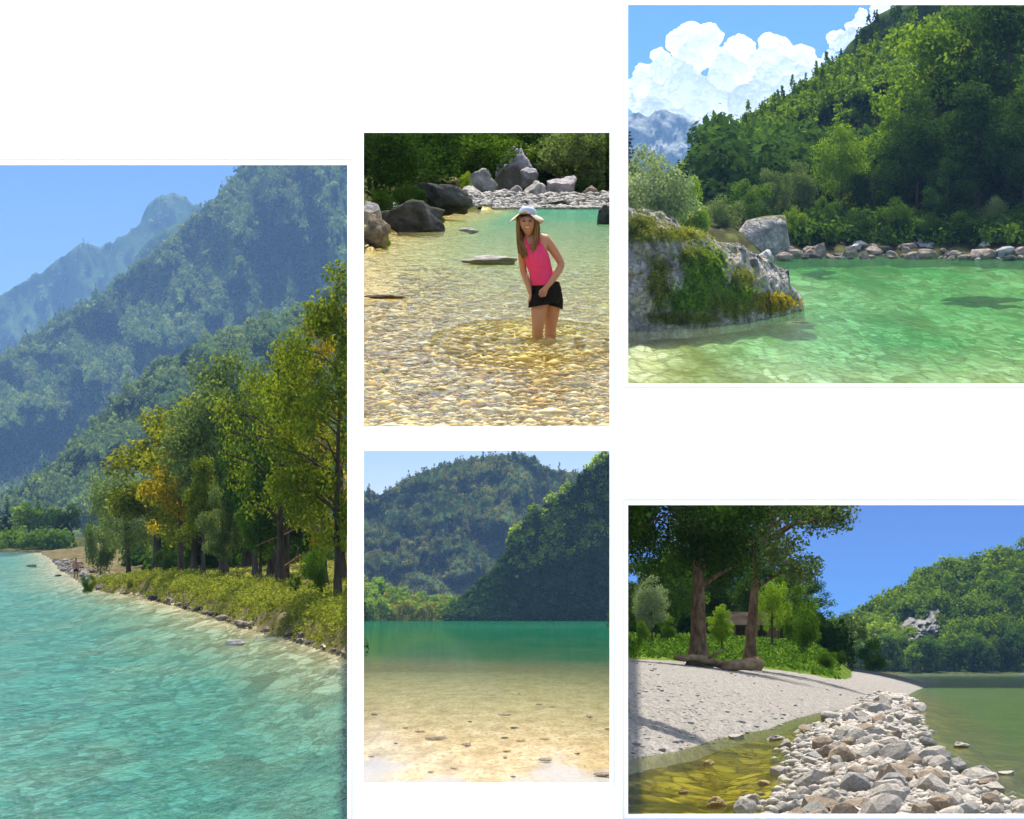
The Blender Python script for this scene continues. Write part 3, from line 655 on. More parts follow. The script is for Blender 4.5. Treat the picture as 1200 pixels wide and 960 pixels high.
M['water2'] = m_water('bathing_water', (0.55, 0.43, 0.12), (0.03, 0.25, 0.14), (5.0, 0.9, 1), (0.04, 0.75), (0.84, 0.5), 0.9, mott=0.25, bdist=0.05, ring=(0.27, 30.6, 0.2, 1.3), tint=(0.97, 0.96, 0.86), dtint=(0.45, 0.85, 0.65))
bpy.data.materials.remove(x.m)
sheet('riverbed', 422, 716, 60, 20.35, 112, 90, lambda px, Y: bank2(px, Y) if d2(px, Y) < 0.6 else P2.z(Y)-0.2, M['bed2'])
sheet('woodland_bank', 422, 716, 90, 55, 146, 80, lambda px, Y: bank2(px, Y) + (0.004 if d2(px, Y) > 0 else -0.5), M['soil'])
def dep2(px, Y):
    return np.clip((Y - 26)/70, 0, 1)**0.8 * np.clip(-d2(px, Y)/2.0, 0, 1)
sheet('river', 422, 716, 110, 20.3, 111, 130, lambda px, Y: P2.z(Y), M['water2'], attr=dep2)
V = []; rng = np.random.default_rng(5)
P = []; Z = []
for i in range(5200):
    Y = 20.4*(55/20.4)**(rng.uniform()**1.8); px = rng.uniform(420, 720); s = rng.uniform(0.02, 0.06)*(1.7 if rng.uniform() < .12 else 0.9)
    P.append(((px-600)/F*Y, Y, P2.z(Y) - 0.035 + rng.uniform(-0.02, 0.02)*(1 if Y < 24 else 0.4) - max(0, Y-28)*0.004)); Z.append(s)
x = N('mixed_pebbles'); c = x.ramp(x.attr('tint'), [(0.0, (0.30, 0.18, 0.05)), (0.25, (0.52, 0.36, 0.10)), (0.5, (0.62, 0.50, 0.22)), (0.75, (0.30, 0.26, 0.12)), (1.0, (0.72, 0.66, 0.48))])
x.bsdf(x.mix(0.4, c, x.ramp(x.noise(x.coords((9, 9, 9)), 3.0, 5), [(0.3, 0.6), (0.7, 1.3)]), 'MULTIPLY'), 0.7, None, 0.1); M['pebble'] = x.m
scatter_stones('pebbles', P, Z, 'pebble', 6, 0.42)
# white gravel beach at the far side
P = []; Z = []
for i in range(1800):
    px = rng.uniform(545, 722); Y = rng.uniform(105.5, 112); P.append(((px-600)/F*Y, Y, max(P2.z(Y), bank2(px, Y)) + 0.03)); Z.append(rng.uniform(0.05, 0.16))
scatter_stones('beach_gravel', P, Z, 'lime', 7, 0.6)
# boulders: px, py of foot, width px, height px, distance
def bould(px, py, wpx, hpx, Y, key, mat, lab, rz=0.0, tilt=0.0, dz=0.22):
    k = Y/F; p = W(px, py, Y); sx = wpx*k*0.58; sz = hpx*k*0.62
    return put_rock('boulder', 'boulder%d' % key, (p.x, Y, p.z + sz*(1 - dz*1.5)), (sx, sx*0.8, sz), mat, lab, 'boulder', None, (0, tilt, rz))
M['lav_rock'] = m_rock('pale_lilac_rock', (0.22, 0.20, 0.22), (0.58, 0.54, 0.56), 1.0)
bould(490, 272, 72, 40, 74, 0, 'dark_rock', 'large black boulder with pale top at the water below the dark trees', 0.4)
bould(512, 248, 76, 40, 92, 1, 'dark_rock', 'long dark slab-like boulder behind the large black boulder', 0.2, 0.35)
bould(441, 284, 40, 32, 61, 2, 'brown_rock', 'mossy brown rock at the edge of the shallow water', 1.0)
bould(432, 262, 30, 26, 68, 3, 'lav_rock', 'pale rock behind the mossy brown rock', 2.0)
bould(462, 258, 30, 20, 78, 4, 'lav_rock', 'pale broken rock beside the large black boulder', 0.7)
bould(600, 222, 50, 48, 118, 5, 'lav_rock', 'tall upright lilac-grey boulder under the light green shrub', 0.5)
bould(618, 216, 26, 22, 116, 1, 'lav_rock', 'grey boulder leaning on the tall upright boulder', 1.5)
bould(655, 236, 46, 33, 113, 0, 'lav_rock', 'broad lilac-white boulder on the white gravel beach', 2.2)
bould(626, 238, 30, 26, 111, 3, 'lime', 'squat white boulder between the broad and the tall boulders', 0.9)
bould(563, 228, 34, 30, 114, 2, 'lime', 'white angular boulder before the dark gap in the trees', 2.9)
bould(556, 243, 44, 24, 110, 4, 'lime', 'white slab at the end of the gravel beach', 1.1)
bould(586, 236, 24, 16, 112, 1, 'lav_rock', 'small grey boulder in front of the tall upright boulder', 0.2)
bould(604, 234, 20, 16, 113, 5, 'lime', 'small pale boulder beneath the leaning grey boulder', 1.7)
bould(597, 243, 20, 8, 108, 2, 'brown_rock', 'low brown stone on the white gravel beach', 1.7)
bould(690, 238, 26, 20, 112, 3, 'brown_rock', 'brown boulder on the beach beside the broad lilac-white boulder', 0.3)
bould(708, 240, 20, 14, 111, 2, 'brown_rock', 'low brown boulder at the end of the beach', 1.3)
bould(709, 263, 24, 22, 82, 5, 'dark_rock', 'dark green-black rock standing in the emerald pool', 0.6)
bould(530, 243, 30, 16, 105, 1, 'lav_rock', 'pale stone where the dark slab meets the pool', 2.5)
bould(549, 273, 20, 6, 72, 4, 'lime', 'small white stone in the middle of the pool', 0.1)
bould(580, 309, 66, 10, 51.5, 2, 'lime', 'low cream-coloured rock just above the water behind the person', 0.1)
bould(446, 350, 48, 5, 39, 3, 'brown_rock', 'thin flat brown rock barely above the shallows', 0.0)
bould(660, 242, 30, 7, 108, 0, 'dark_rock', 'low dark stone at the edge of the gravel beach', 0.4)
bould(640, 245, 36, 5, 106, 3, 'lime', 'flat white stone at the waterline of the beach', 0.9)
# trees and shrubs
def t2(px, Y, top, key, mat, lab, wide=1.0, name='tree', rz=None):
    z = bank2(px, Y); return plant_tree(key, ((px-600)/F*Y, Y, z-0.1), (480-top)/F*Y - z, lab, mat, name, name.replace('_', ' '), wide=wide, rz=rz)
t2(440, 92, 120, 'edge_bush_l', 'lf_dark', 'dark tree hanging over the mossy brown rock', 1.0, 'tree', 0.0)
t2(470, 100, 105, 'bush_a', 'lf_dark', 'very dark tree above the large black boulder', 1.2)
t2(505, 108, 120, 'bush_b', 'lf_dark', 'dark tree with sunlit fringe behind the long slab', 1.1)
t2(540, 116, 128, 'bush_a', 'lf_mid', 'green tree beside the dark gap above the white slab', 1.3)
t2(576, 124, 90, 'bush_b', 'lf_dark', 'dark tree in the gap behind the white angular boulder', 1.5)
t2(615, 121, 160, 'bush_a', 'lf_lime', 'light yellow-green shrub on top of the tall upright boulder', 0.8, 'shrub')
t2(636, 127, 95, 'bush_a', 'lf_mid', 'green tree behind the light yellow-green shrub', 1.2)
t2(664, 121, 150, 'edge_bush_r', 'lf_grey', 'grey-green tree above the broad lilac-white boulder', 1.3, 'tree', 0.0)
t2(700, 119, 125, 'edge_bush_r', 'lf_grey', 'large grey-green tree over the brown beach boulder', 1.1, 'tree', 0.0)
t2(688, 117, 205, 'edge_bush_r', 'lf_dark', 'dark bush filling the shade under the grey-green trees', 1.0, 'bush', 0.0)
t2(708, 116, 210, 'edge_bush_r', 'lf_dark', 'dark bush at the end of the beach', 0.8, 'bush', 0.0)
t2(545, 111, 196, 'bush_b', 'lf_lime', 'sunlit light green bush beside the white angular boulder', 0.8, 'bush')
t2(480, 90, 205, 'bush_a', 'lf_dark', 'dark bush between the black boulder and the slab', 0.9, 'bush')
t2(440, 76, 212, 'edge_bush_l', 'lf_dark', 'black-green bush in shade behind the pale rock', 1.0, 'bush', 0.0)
t2(515, 84, 243, 'bush_b', 'lf_mid', 'small grassy tuft growing beside the large black boulder', 0.6, 'bush')
t2(452, 62, 266, 'bush_b', 'lf_lime', 'tiny yellow-green sprig on the mossy brown rock', 0.5, 'bush')
P = []; Z = []; rr = random.Random(8)
for i in range(300):
    px = rr.choice((rr.uniform(428, 462), rr.uniform(682, 711))); Y = rr.uniform(119, 144); P.append(((px-600)/F*Y, Y, bank2(px, Y)+0.2 + rr.uniform(0, 1.6))); Z.append(rr.uniform(0.4, 0.7))
for i in range(900):
    px = rr.uniform(462, 682); Y = rr.uniform(121, 144); P.append(((px-600)/F*Y, Y, bank2(px, Y)+0.3)); Z.append(rr.uniform(1.2, 2.8))
forest('slope_thicket', P, Z, 'lf_dark', 160, 0.16, 31)

# ================================================================== emerald river under the wooded hill
skyback('sky_cumulus', 721, 1290, -70, 330, m_sky('sky_over_hill', [(0.0, srgb(150, 205, 242)), (0.55, srgb(96, 172, 236)), (0.98, srgb(38, 128, 214))]))
hill('mountain', [(721, 142), (737, 135), (748, 131), (760, 139), (768, 130), (776, 127), (786, 132), (795, 133), (815, 141), (838, 158), (870, 190)], [(721, 240), (870, 240)], 7700, 8200, 'peak', 80, 60, 0.3, 5.5, fx=14, ft=4, sj=2.5)
pos_f = hill('wooded_hill', [(721, 235), (780, 212), (800, 197), (830, 168), (870, 142), (910, 118), (950, 94), (985, 72), (1030, 50), (1100, 20), (1290, -60)], [(721, 262), (1290, 262)], 530, 640, 'mtn', 150, 60, 0.22, 7.0, fx=45, ft=3, sj=1.5)
pos_g = hill('wooded_hill', [(930, 130), (960, 95), (975, 80), (985, 65), (1000, 46), (1030, 17), (1060, 3), (1120, -20), (1290, -60)], [(930, 200), (1290, 200)], 760, 800, 'mtn', 70, 30, 0.2, 8.0, fx=30, ft=3, sj=3)
P_, Z_ = scatter(pos_f, 4200, 740, 1250, (8, 16), 5, sink=0.15)
forest('hill_forest', P_, Z_, 'fr_hill', 52, 0.30, 6, 0.17)
P_, Z_ = scatter(pos_g, 700, 935, 1250, (7, 13), 7, sink=0.15)
forest('ridge_forest', P_, Z_, 'lf_dark', 52, 0.30, 9, 0.5)
# cumulus cloud: a heap of billows
def cloud(name, lobes, Y, lab):
    bm = bmesh.new(); rr = random.Random(3)
    for (px, py, r) in lobes:
        for q in range(14):
            a = rr.uniform(0, 6.28); e = rr.uniform(0, 0.75); rq = r*rr.uniform(0.25, 0.6)
            p = W(px + r*e*math.cos(a), py + r*e*math.sin(a)*0.9, Y + rr.uniform(-0.4, 0.4)*r/F*Y)
            bmesh.ops.create_icosphere(bm, subdivisions=3, radius=rq/F*Y, matrix=Matrix.Translation(p))
    me = bpy.data.meshes.new(name); bm.to_mesh(me); bm.free(); me.shade_smooth()
    o = link(name, me, M['cloud']); r = o.modifiers.new('union', 'REMESH'); r.mode = 'VOXEL'; r.voxel_size = 1.1/F*Y; r.use_smooth_shade = True
    for k, (sz, st) in enumerate(((18, 10), (7, 6), (2.6, 2.6))):
        tx = bpy.data.textures.new('billow', 'CLOUDS'); tx.noise_scale = sz/F*Y; tx.noise_depth = 3
        m = o.modifiers.new('billow', 'DISPLACE'); m.texture = tx; m.texture_coords = 'LOCAL'; m.strength = st/F*Y; m.mid_level = 0.5
    return tag(o, lab, 'cloud')
x = N('cloud_vapour'); d = x.n('BsdfDiffuse'); d.inputs[0].default_value = (0.96, 0.96, 0.97, 1); tr = x.n('BsdfTranslucent'); tr.inputs[0].default_value = (0.96, 0.96, 0.97, 1)
mx = x.n('MixShader'); mx.inputs[0].default_value = 0.8; x.l(d.outputs[0], mx.inputs[1]); x.l(tr.outputs[0], mx.inputs[2]); x.shader(mx.outputs[0]); M['cloud'] = x.m
cloud('cloud', [(815, 62, 33), (850, 78, 34), (785, 88, 34), (755, 100, 24), (745, 112, 22), (800, 120, 45), (850, 125, 48), (910, 64, 24), (900, 85, 36), (935, 85, 28), (890, 120, 50), (840, 160, 34), (950, 80, 18), (760, 122, 16), (870, 150, 30)], 12600, 'large white cumulus cloud above the far grey mountain')
cloud('cloud', [(985, 50, 14), (1000, 36, 13), (1015, 22, 13), (1035, 8, 14), (972, 66, 11)], 12900, 'thin streak of white cloud touching the wooded ridge')

EDGE3 = [(190, 700), (255, 700), (256, 945), (262, 905), (285, 860), (310, 850), (330, 860)]
def far3(px): return interp(px, [(721, 345), (860, 372), (890, 385), (940, 398), (1040, 400), (1200, 392), (1290, 385)])
M['bed3'] = m_bed('emerald_bed', [(0.0, (0.20, 0.20, 0.08)), (0.4, (0.34, 0.33, 0.16)), (1.0, (0.55, 0.53, 0.38))], (0.55, 0.075, 0.55), 0.5, (0.13, 0.13, 0.02), 0.22)
M['water3'] = m_water('emerald_water', (0.46, 0.48, 0.28), (0.06, 0.23, 0.08), (1.1, 0.16, 1), (0.02, 0.30), (0.88, 0.5), 1.0, mott=0.9, bdist=0.28, tint=(0.95, 0.98, 0.90), dtint=(0.40, 0.80, 0.50))
M['shore3'] = M['soil']
sheet('riverbed', 721, 1290, 60, 190, 420, 50, lambda px, Y: P3.z(Y) - 1.2 + 0.3*fbm(px/20, Y/15), M['bed3'])
def dep3(px, Y):
    py = P3.py(Y); v = 0.15 + 0.75*np.clip((px - 760)/200, 0, 1)
    v *= np.clip((452 - py)/50, 0.0, 1)*0.7 + 0.3
    return float(np.clip(v + 0.5*np.clip((325 - py)/25, 0, 1), 0, 1))
sheet('river', 721, 1290, 110, 188, 415, 120, lambda px, Y: P3.z(Y), M['water3'], attr=dep3)
sheet('woodland_bank', 721, 1290, 90, 300, 520, 70, lambda px, Y: P3.z(Y) - (max(0, Y-440)*0.12 if px < 850 else 0) + (min(3.0, (Y - far3(px))*0.22) + max(0, Y-far3(px)-14)*0.05 + 0.4*fbm(px/14, Y/6.0) if Y > far3(px) else -2.0), M['soil'])
# big mossy rock
def big_rock(name, key, outline, foot, Yf, depth, mat, lab, seed, nx=150, nz=90, rough=1.0):
    """rock whose crest follows the outline (px, py); rounded front and back, craggy"""
    x0 = outline[0][0]; x1 = outline[-1][0]; V = []
    for i in range(nx):
        px = x0 + (x1-x0)*i/(nx-1); Y = interp(px, Yf); top = interp(px, outline); ft = interp(px, foot)
        for j in range(nz):
            a = math.pi*j/(nz-1)                      # front foot over the crest to the back foot
            s = math.sin(a); hh = (s**0.62)*(ft + 14 - top); py = ft + 14 - hh
            end = min(1.0, 6*min(i, nx-1-i)/(nx-1))**0.5
            yy = Y - math.cos(a)*depth*(0.35 + 0.65*end)
            p = W(px, py, Y); p.y = yy
            q = p*0.35
            cr = abs(noise.noise(q*1.0 + Vector((seed, 0, 0))))*1.5 + 0.7*noise.fractal(q*2.6, 0.8, 2.0, 5) + 0.5*abs(noise.noise(q*3.1))
            ledge = 0.5*math.sin(p.z*1.7 + 0.5*p.x + 2*noise.noise(q*0.6))
            amp = rough*depth*0.13*min(1, 2.5*end)
            p.y -= math.copysign(1, math.cos(a))*amp*(cr*1.2 + ledge*0.5); p.z += amp*0.35*(cr-0.5)*s; p.x += amp*0.4*noise.noise(q*1.4 + Vector((7, 3, seed)))*end
            V.append(tuple(p))
    o = link(name, npmesh(name, V, gridfaces(nx, nz), True), M[mat])
    me = o.data
    tag(o, lab, 'rock'); return o
M['rock3'] = m_rock('grey_pink_limestone', (0.15, 0.135, 0.12), (0.66, 0.59, 0.52), 0.5, (0.10, 0.11, 0.02), 0.2, crack=0.4)
RK_OUT = [(719, 250), (740, 243), (755, 246), (775, 249), (790, 258), (800, 268), (820, 272), (840, 283), (862, 285), (880, 295), (895, 305), (912, 313), (922, 316), (925, 326), (921, 333), (930, 340), (938, 348), (941, 362)]
RK_FT = [(719, 392), (760, 386), (800, 384), (850, 378), (900, 370), (941, 362)]
rk = big_rock('river_rock', 0, RK_OUT, RK_FT, [(719, 258), (800, 262), (860, 268), (941, 286)], 5.0, 'rock3', 'massive grey-pink limestone rock with grassy ledges reaching into the river', 1.3)
big_rock('river_rock', 0, [(860, 285), (866, 270), (875, 258), (890, 254), (914, 252), (920, 253), (922, 270), (925, 285)], [(860, 292), (925, 292)], [(860, 392), (925, 394)], 3.2, 'rock3', 'flat-topped square boulder standing at the far bank', 6.0, 60, 50, 0.35)
for px, py, wp, hp, lab in ((742, 372, 26, 30, 'reddish block at the foot of the massive rock'), (768, 380, 30, 14, 'low orange stone at the foot of the massive rock'), (752, 384, 20, 9, 'small brown stone in the water under the massive rock'), (928, 352, 22, 20, 'stained block at the tip of the massive rock'), (936, 364, 12, 7, 'small wet stone off the tip of the massive rock')):
    yr = P3.Y(py); k = yr/F; p = W(px, py, yr); put_rock('river_stone', 'boulder%d' % random.randrange(6), (p.x, yr, p.z + hp*k*0.2), (wp*k*.55, wp*k*.5, hp*k*.55), 'brown_rock', lab, 'stone')
# grass and leafy plants on the rock
from mathutils.bvhtree import BVHTree
bv = BVHTree.FromPolygons([v.co for v in rk.data.vertices], [p.vertices[:] for p in rk.data.polygons])
def hit(px, py):
    d = W(px, py, 1.0).normalized(); h = bv.ray_cast(Vector((0, 0, 0)), d); return h[0], h[1]
def tuft(px, py, wpx, hpx, mat, lab, n=700, blade=0.30, name='grass_tuft', aspect=0.12):
    rng = np.random.default_rng(int(px*7+py)); C = []; O = []
    for i in range(n):
        a = px + rng.normal(0, wpx/3.2); b = py + rng.normal(0, hpx/3.2); h, nn = hit(a, b)
        if h is None: continue
        C.append(tuple(h + Vector((0, -0.08, 0.06)) + nn*rng.uniform(0, 0.22))); O.append(tuple(nn))
    if len(C) < 20: return
    C = np.array(C); O = np.array(O); base = C.mean(0)
    if aspect < 0.3:   # blades hang and arch
        V, Fc = leaf_quads(rng, C - base, blade, O*0.5, 0.0, aspect)
    else: V, Fc = leaf_quads(rng, C - base, blade, O, 0.2, aspect)
    o = link(name, npmesh(name, V, Fc, tint=np.repeat(np.clip(rng.normal(.5, .22, len(C)), 0, 1), 4)), M[mat]); o.location = base
    tag(o, lab, name.replace('_', ' '))
tuft(748, 268, 40, 26, 'grass', 'yellowish grass tuft on the highest ledge of the massive rock', 2600, 0.22)
tuft(795, 276, 60, 14, 'grass', 'sunlit grass along the shoulder of the massive rock', 2600, 0.2)
tuft(826, 318, 34, 40, 'lf_lime', 'dense green moss cushion in the middle of the massive rock', 3600, 0.15, 'moss_cushion', 0.5)
tuft(812, 300, 26, 18, 'grass', 'short yellow grass above the green moss cushion', 1200, 0.2)
tuft(870, 328, 24, 22, 'grass', 'grass tuft on the lower ledge of the massive rock', 1400, 0.2)
tuft(858, 358, 60, 22, 'grass', 'long drooping grass above the waterline of the massive rock', 3200, 0.26)
tuft(810, 352, 44, 26, 'lf_lime', 'bright broad-leaved plant low on the massive rock', 1100, 0.2, 'leafy_plant', 0.7)
tuft(862, 346, 26, 14, 'lf_lime', 'small bright leafy plant above the drooping grass', 400, 0.28, 'leafy_plant', 0.7)
tuft(772, 330, 20, 40, 'lf_olive', 'olive moss in the vertical crack of the massive rock', 1200, 0.14, 'moss_cushion', 0.5)
tuft(905, 356, 40, 16, 'lf_yellow', 'rusty orange moss along the waterline near the tip of the massive rock', 2200, 0.15, 'moss_cushion', 0.5)
tuft(800, 374, 60, 10, 'lf_olive', 'dry hanging grass at the foot of the massive rock', 1600, 0.24)
# shore stones
rr = random.Random(44)
for i in range(150):
    px = rr.uniform(880, 1262); Y = far3(px) + rr.uniform(-9, 7); s = rr.choice((0.25, 0.35, 0.5, 0.75, 1.1))*rr.uniform(.8, 1.2)*(1.25 if px < 960 else 1); mt = rr.choice(['lime', 'brown_rock', 'brown_rock', 'dark_rock'])
    put_rock('river_stone', 'stone%d' % rr.randrange(10), ((px-600)/F*Y, Y, P3.z(Y) + s*0.25 + max(0, Y-far3(px))*0.12), (s*1.5, s, s*0.75), mt,
             {'lime': 'pale', 'brown_rock': 'brown', 'dark_rock': 'dark'}[mt] + (' small' if s < 0.45 else ' large') + ' stone in the band of rocks along the far wooded shore', 'stone', 'stones along the far wooded shore')
for px, py, wp, lab in ((905, 355, 0, ''), (960, 312, 16, 'brown rock awash near the band of shore stones'), (915, 372, 40, 'mossy green slab awash off the tip of the massive rock'), (1150, 342, 50, 'shadowed slab awash in the emerald water')):
    if not wp: continue
    Y = P3.Y(py); k = Y/F; put_rock('river_rock', 'boulder%d' % rr.randrange(6), ((px-600)*k, Y, P3.z(Y) - 0.75), (wp*k*0.8, 9.0, 0.35), 'dark_rock' if py > 340 and px > 1000 else 'lime_big', lab, 'rock', rot=(0, 0, 0.1))
P_ = []; Z_ = []
for i in range(640):
    px = rr.uniform(728, 1262); Y = rr.uniform(425, 530) if px > 830 else rr.uniform(425, 445); P_.append(((px-600)/F*Y, Y, P3.z(Y) + (3.0 if px > 830 else 0.5) + max(0, Y-far3(px)-14)*0.05 + (rr.uniform(0, 3) if px > 830 else 0))); Z_.append(rr.uniform(4.5, 9)*(1 if px > 830 else 0.6))
forest('shore_thicket', P_, Z_, 'lf_dark', 150, 0.16, 78)
P_ = []; Z_ = []
for i in range(420):
    px = rr.uniform(932, 1262); Y = far3(px) + rr.uniform(5, 24); P_.append(((px-600)/F*Y, Y, P3.z(Y) + min(3.0, (Y - far3(px))*0.22) + 0.5)); Z_.append(rr.uniform(1.2, 3.6))
forest('shore_undergrowth', P_, Z_, 'lf_mid', 70, 0.2, 80)
def t3(px, Y, top, key, mat, lab, wide=1.0, name='tree', base=None):
    z = P3.z(Y) + min(3.0, max(0, (Y - far3(px))*0.22)) if base is None else (480-base)/F*Y
    return plant_tree(key, ((px-600)/F*Y, Y, z-0.3), (480-top)/F*Y - z, lab, mat, name, name.replace('_', ' '), wide=wide)
t3(768, 330, 172, 'bush_a', 'lf_silver', 'pale silvery willow bush behind the massive rock', 0.95, 'willow_bush', 275)
t3(742, 340, 160, 'bush_b', 'lf_silver', 'silvery bush beside the pale willow bush', 0.8, 'willow_bush', 275)
t3(808, 352, 200, 'bush_b', 'lf_lime', 'light green bush between the silvery willow and the firs', 0.7, 'bush', 280)
for i, (px, top, wd) in enumerate(((738, 148, 1), (808, 168, 1), (819, 160, .9), (832, 166, 1.1), (848, 158, 1), (862, 172, 1.1), (879, 168, 1), (895, 178, 1), (822, 190, 1), (752, 190, 1), (768, 186, .9), (784, 184, 1), (796, 182, 1))):
    t3(px, 440 + 6*(i % 3), top, 'conifer', 'lf_fir', 'dark fir in the row of firs at the foot of the wooded hill', 1.2*wd, 'fir_tree')['group'] = 'firs at the foot of the wooded hill'
t3(850, 395, 222, 'bush_a', 'lf_grey', 'grey-green bush left of the flat-topped boulder'.replace('left of', 'beside'), 0.9, 'bush')
t3(880, 402, 205, 'bush_b', 'lf_mid', 'green bush rising behind the flat-topped boulder', 0.9, 'bush')
t3(905, 412, 190, 'broad_b', 'lf_grey', 'soft grey-green tree above the flat-topped boulder', 1.0)
t3(935, 416, 186, 'broad_a', 'lf_grey', 'pale round tree between the flat-topped boulder and the bright round tree', 0.9)
t3(930, 404, 235, 'bush_a', 'lf_lime', 'light green bush at the shore beneath the pale round tree', 0.7, 'bush')
t3(985, 420, 142, 'broad_a', 'lf_lime', 'bright round light green tree standing out before the dark wood', 0.85)
t3(970, 410, 225, 'bush_b', 'lf_mid', 'green bush beneath the bright round tree', 0.8, 'bush')
t3(1040, 428, 104, 'tall_a', 'lf_lime', 'slender bright-topped tree against the dark wood', 0.9)
t3(1022, 418, 190, 'broad_b', 'lf_dark', 'dark tree between the bright round tree and the slender bright-topped tree', 1.2)
t3(1095, 432, 2, 'tall_b', 'lf_lime', 'very tall green tree with a sunlit crown', 0.95)
t3(1130, 436, -15, 'tall_b', 'lf_mid', 'very tall tree behind the sunlit crown', 0.9)
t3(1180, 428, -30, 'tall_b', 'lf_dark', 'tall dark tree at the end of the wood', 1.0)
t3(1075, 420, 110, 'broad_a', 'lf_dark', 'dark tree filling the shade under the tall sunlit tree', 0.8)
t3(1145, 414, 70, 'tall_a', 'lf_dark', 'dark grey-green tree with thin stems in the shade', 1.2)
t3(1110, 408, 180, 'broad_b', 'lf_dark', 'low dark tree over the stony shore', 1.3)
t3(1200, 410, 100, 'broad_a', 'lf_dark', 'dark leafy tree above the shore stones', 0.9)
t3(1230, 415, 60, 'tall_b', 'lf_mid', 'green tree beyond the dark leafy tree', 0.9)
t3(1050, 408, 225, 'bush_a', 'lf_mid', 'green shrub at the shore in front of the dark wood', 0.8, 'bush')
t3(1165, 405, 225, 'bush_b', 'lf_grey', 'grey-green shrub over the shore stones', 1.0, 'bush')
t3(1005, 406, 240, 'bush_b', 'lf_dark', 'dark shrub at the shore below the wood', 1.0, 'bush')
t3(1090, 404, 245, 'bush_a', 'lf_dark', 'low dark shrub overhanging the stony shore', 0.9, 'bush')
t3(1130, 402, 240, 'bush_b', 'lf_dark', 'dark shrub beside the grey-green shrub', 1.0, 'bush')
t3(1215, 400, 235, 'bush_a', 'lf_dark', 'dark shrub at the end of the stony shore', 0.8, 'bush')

# ================================================================== lake in the gorge
skyback('sky_lake', 418, 722, 505, 745, m_sky('sky_over_lake', [(0.0, srgb(235, 243, 253)), (0.7, srgb(222, 235, 252)), (1.0, srgb(176, 207, 250))]))
pos_h = hill('wooded_hill', [(418, 575), (426, 576), (445, 580), (470, 566), (500, 551), (540, 541), (580, 534), (605, 532), (618, 534), (630, 541), (640, 549), (660, 552), (685, 557), (722, 562)], [(418, 726), (722, 726)], 2200, 2480, 'mtn', 120, 80, 0.25, 12.0, fx=40, ft=4, sj=1.0, skew=0.3)
P_, Z_ = scatter(pos_h, 3600, 420, 720, (5, 9), 11, sink=0.12)
forest('lake_hill_forest', P_, Z_, 'fr_lake', 34, 0.34, 12, 0.2, var=0.34)
pos_i = hill('wooded_hill', [(520, 728), (540, 712), (560, 694), (580, 672), (596, 645), (612, 617), (630, 603), (655, 590), (680, 566), (700, 548), (722, 538)], [(520, 729), (722, 729)], 1225, 1237, 'mtn', 90, 60, 0.2, 14.0, fx=30, ft=3, sj=1.0)
P_, Z_ = scatter(pos_i, 1700, 524, 716, (9, 17), 13, sink=0.15)
forest('gorge_forest', P_, Z_, 'lf_dark', 60, 0.28, 14)  # dark leaf colour stands in for the deep shade on this hillside
P_, Z_ = scatter(pos_i, 220, 600, 714, (10, 18), 23, lambda px, t: t > 0.45 and fbm(px/14, t*6, 4.4, 3) > -0.05, sink=0.55)
forest('gorge_sun_toned_wood', P_, Z_, 'fr_right', 70, 0.26, 24, var=0.4)  # lighter leaf colour stands in for sun catching the upper hillside
M['bed4'] = m_ground('lake_bed', [(0.3, (0.30, 0.22, 0.12)), (0.5, (0.50, 0.40, 0.25)), (0.7, (0.62, 0.54, 0.42))], (0.9, 0.10, 0.9), 7, 0.03, spot=(0.30, 0.24, 0.14), sscale=5)
M['water4'] = m_water('lake_water', (0.42, 0.32, 0.16), (0.003, 0.08, 0.030), (1.4, 0.16, 1), (0.04, 0.92), (0.90, 0.5), 0.18, mott=0.18, bdist=0.04, rough=0.04, tint=(0.97, 0.97, 0.93), dtint=(0.3, 0.7, 0.5))
def bed4(px, Y):
    py = P4.py(Y); return P4.z(Y) - (0.12 + 0.5*max(0, (850-py)/60) if py > 780 else 3.0) + 0.06*fbm(px/15, Y/9.0)
x = N('lake_bed_sky_sheen'); co = x.coords((0.9, 0.10, 0.9)); n_ = x.noise(co, 1.0, 7, 0.62); c = x.ramp(n_, [(0.3, (0.30, 0.22, 0.12)), (0.5, (0.50, 0.39, 0.23)), (0.7, (0.62, 0.53, 0.38))])
c = x.mix(x.ramp(x.noise(co, 5.0, 3), [(0.5, 0.0), (0.62, 0.8)]), c, (0.30, 0.23, 0.13))
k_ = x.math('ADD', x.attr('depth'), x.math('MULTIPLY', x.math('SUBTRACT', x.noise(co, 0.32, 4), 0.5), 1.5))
c = x.mix(x.ramp(k_, [(0.62, 0.0), (0.82, 0.8)]), c, (0.37, 0.365, 0.42)); d_ = x.n('BsdfDiffuse'); x.l(c, d_.inputs[0]); x.shader(d_.outputs[0]); M['bed4'] = x.m  # lavender-white sky reflection painted into the near end of the bed colour
sheet('lakebed', 418, 722, 60, 120, 1250, 70, bed4, M['bed4'], attr=lambda px, Y: float(np.clip((P4.py(Y) - 850)/70 + 0.15*abs(px-575)/140 - 0.15, 0, 1)))  # attribute masks the painted sky reflection, stronger towards the near corners
def dep4(px, Y):
    py = P4.py(Y) - 0.03*(px-560)
    return float(np.interp(py, [735, 742, 770, 782, 800, 830, 870], [1.0, 1.0, 0.92, 0.62, 0.30, 0.16, 0.02]))
sheet('lake', 418, 722, 80, 118, 1260, 110, lambda px, Y: P4.z(Y), M['water4'], attr=dep4)
sheet('lakeshore', 418, 722, 40, 1190, 2250, 24, lambda px, Y: P4.z(Y) + min(1.0, max(-1, (Y-1245)*0.05)) + 0.5*fbm(px/5, Y/30), M['soil'])
rr = random.Random(9)
row = [(424, 668), (436, 676), (447, 672), (456, 680), (466, 684), (475, 687), (485, 690), (495, 690), (506, 692), (516, 691), (527, 695), (537, 697), (546, 698)]
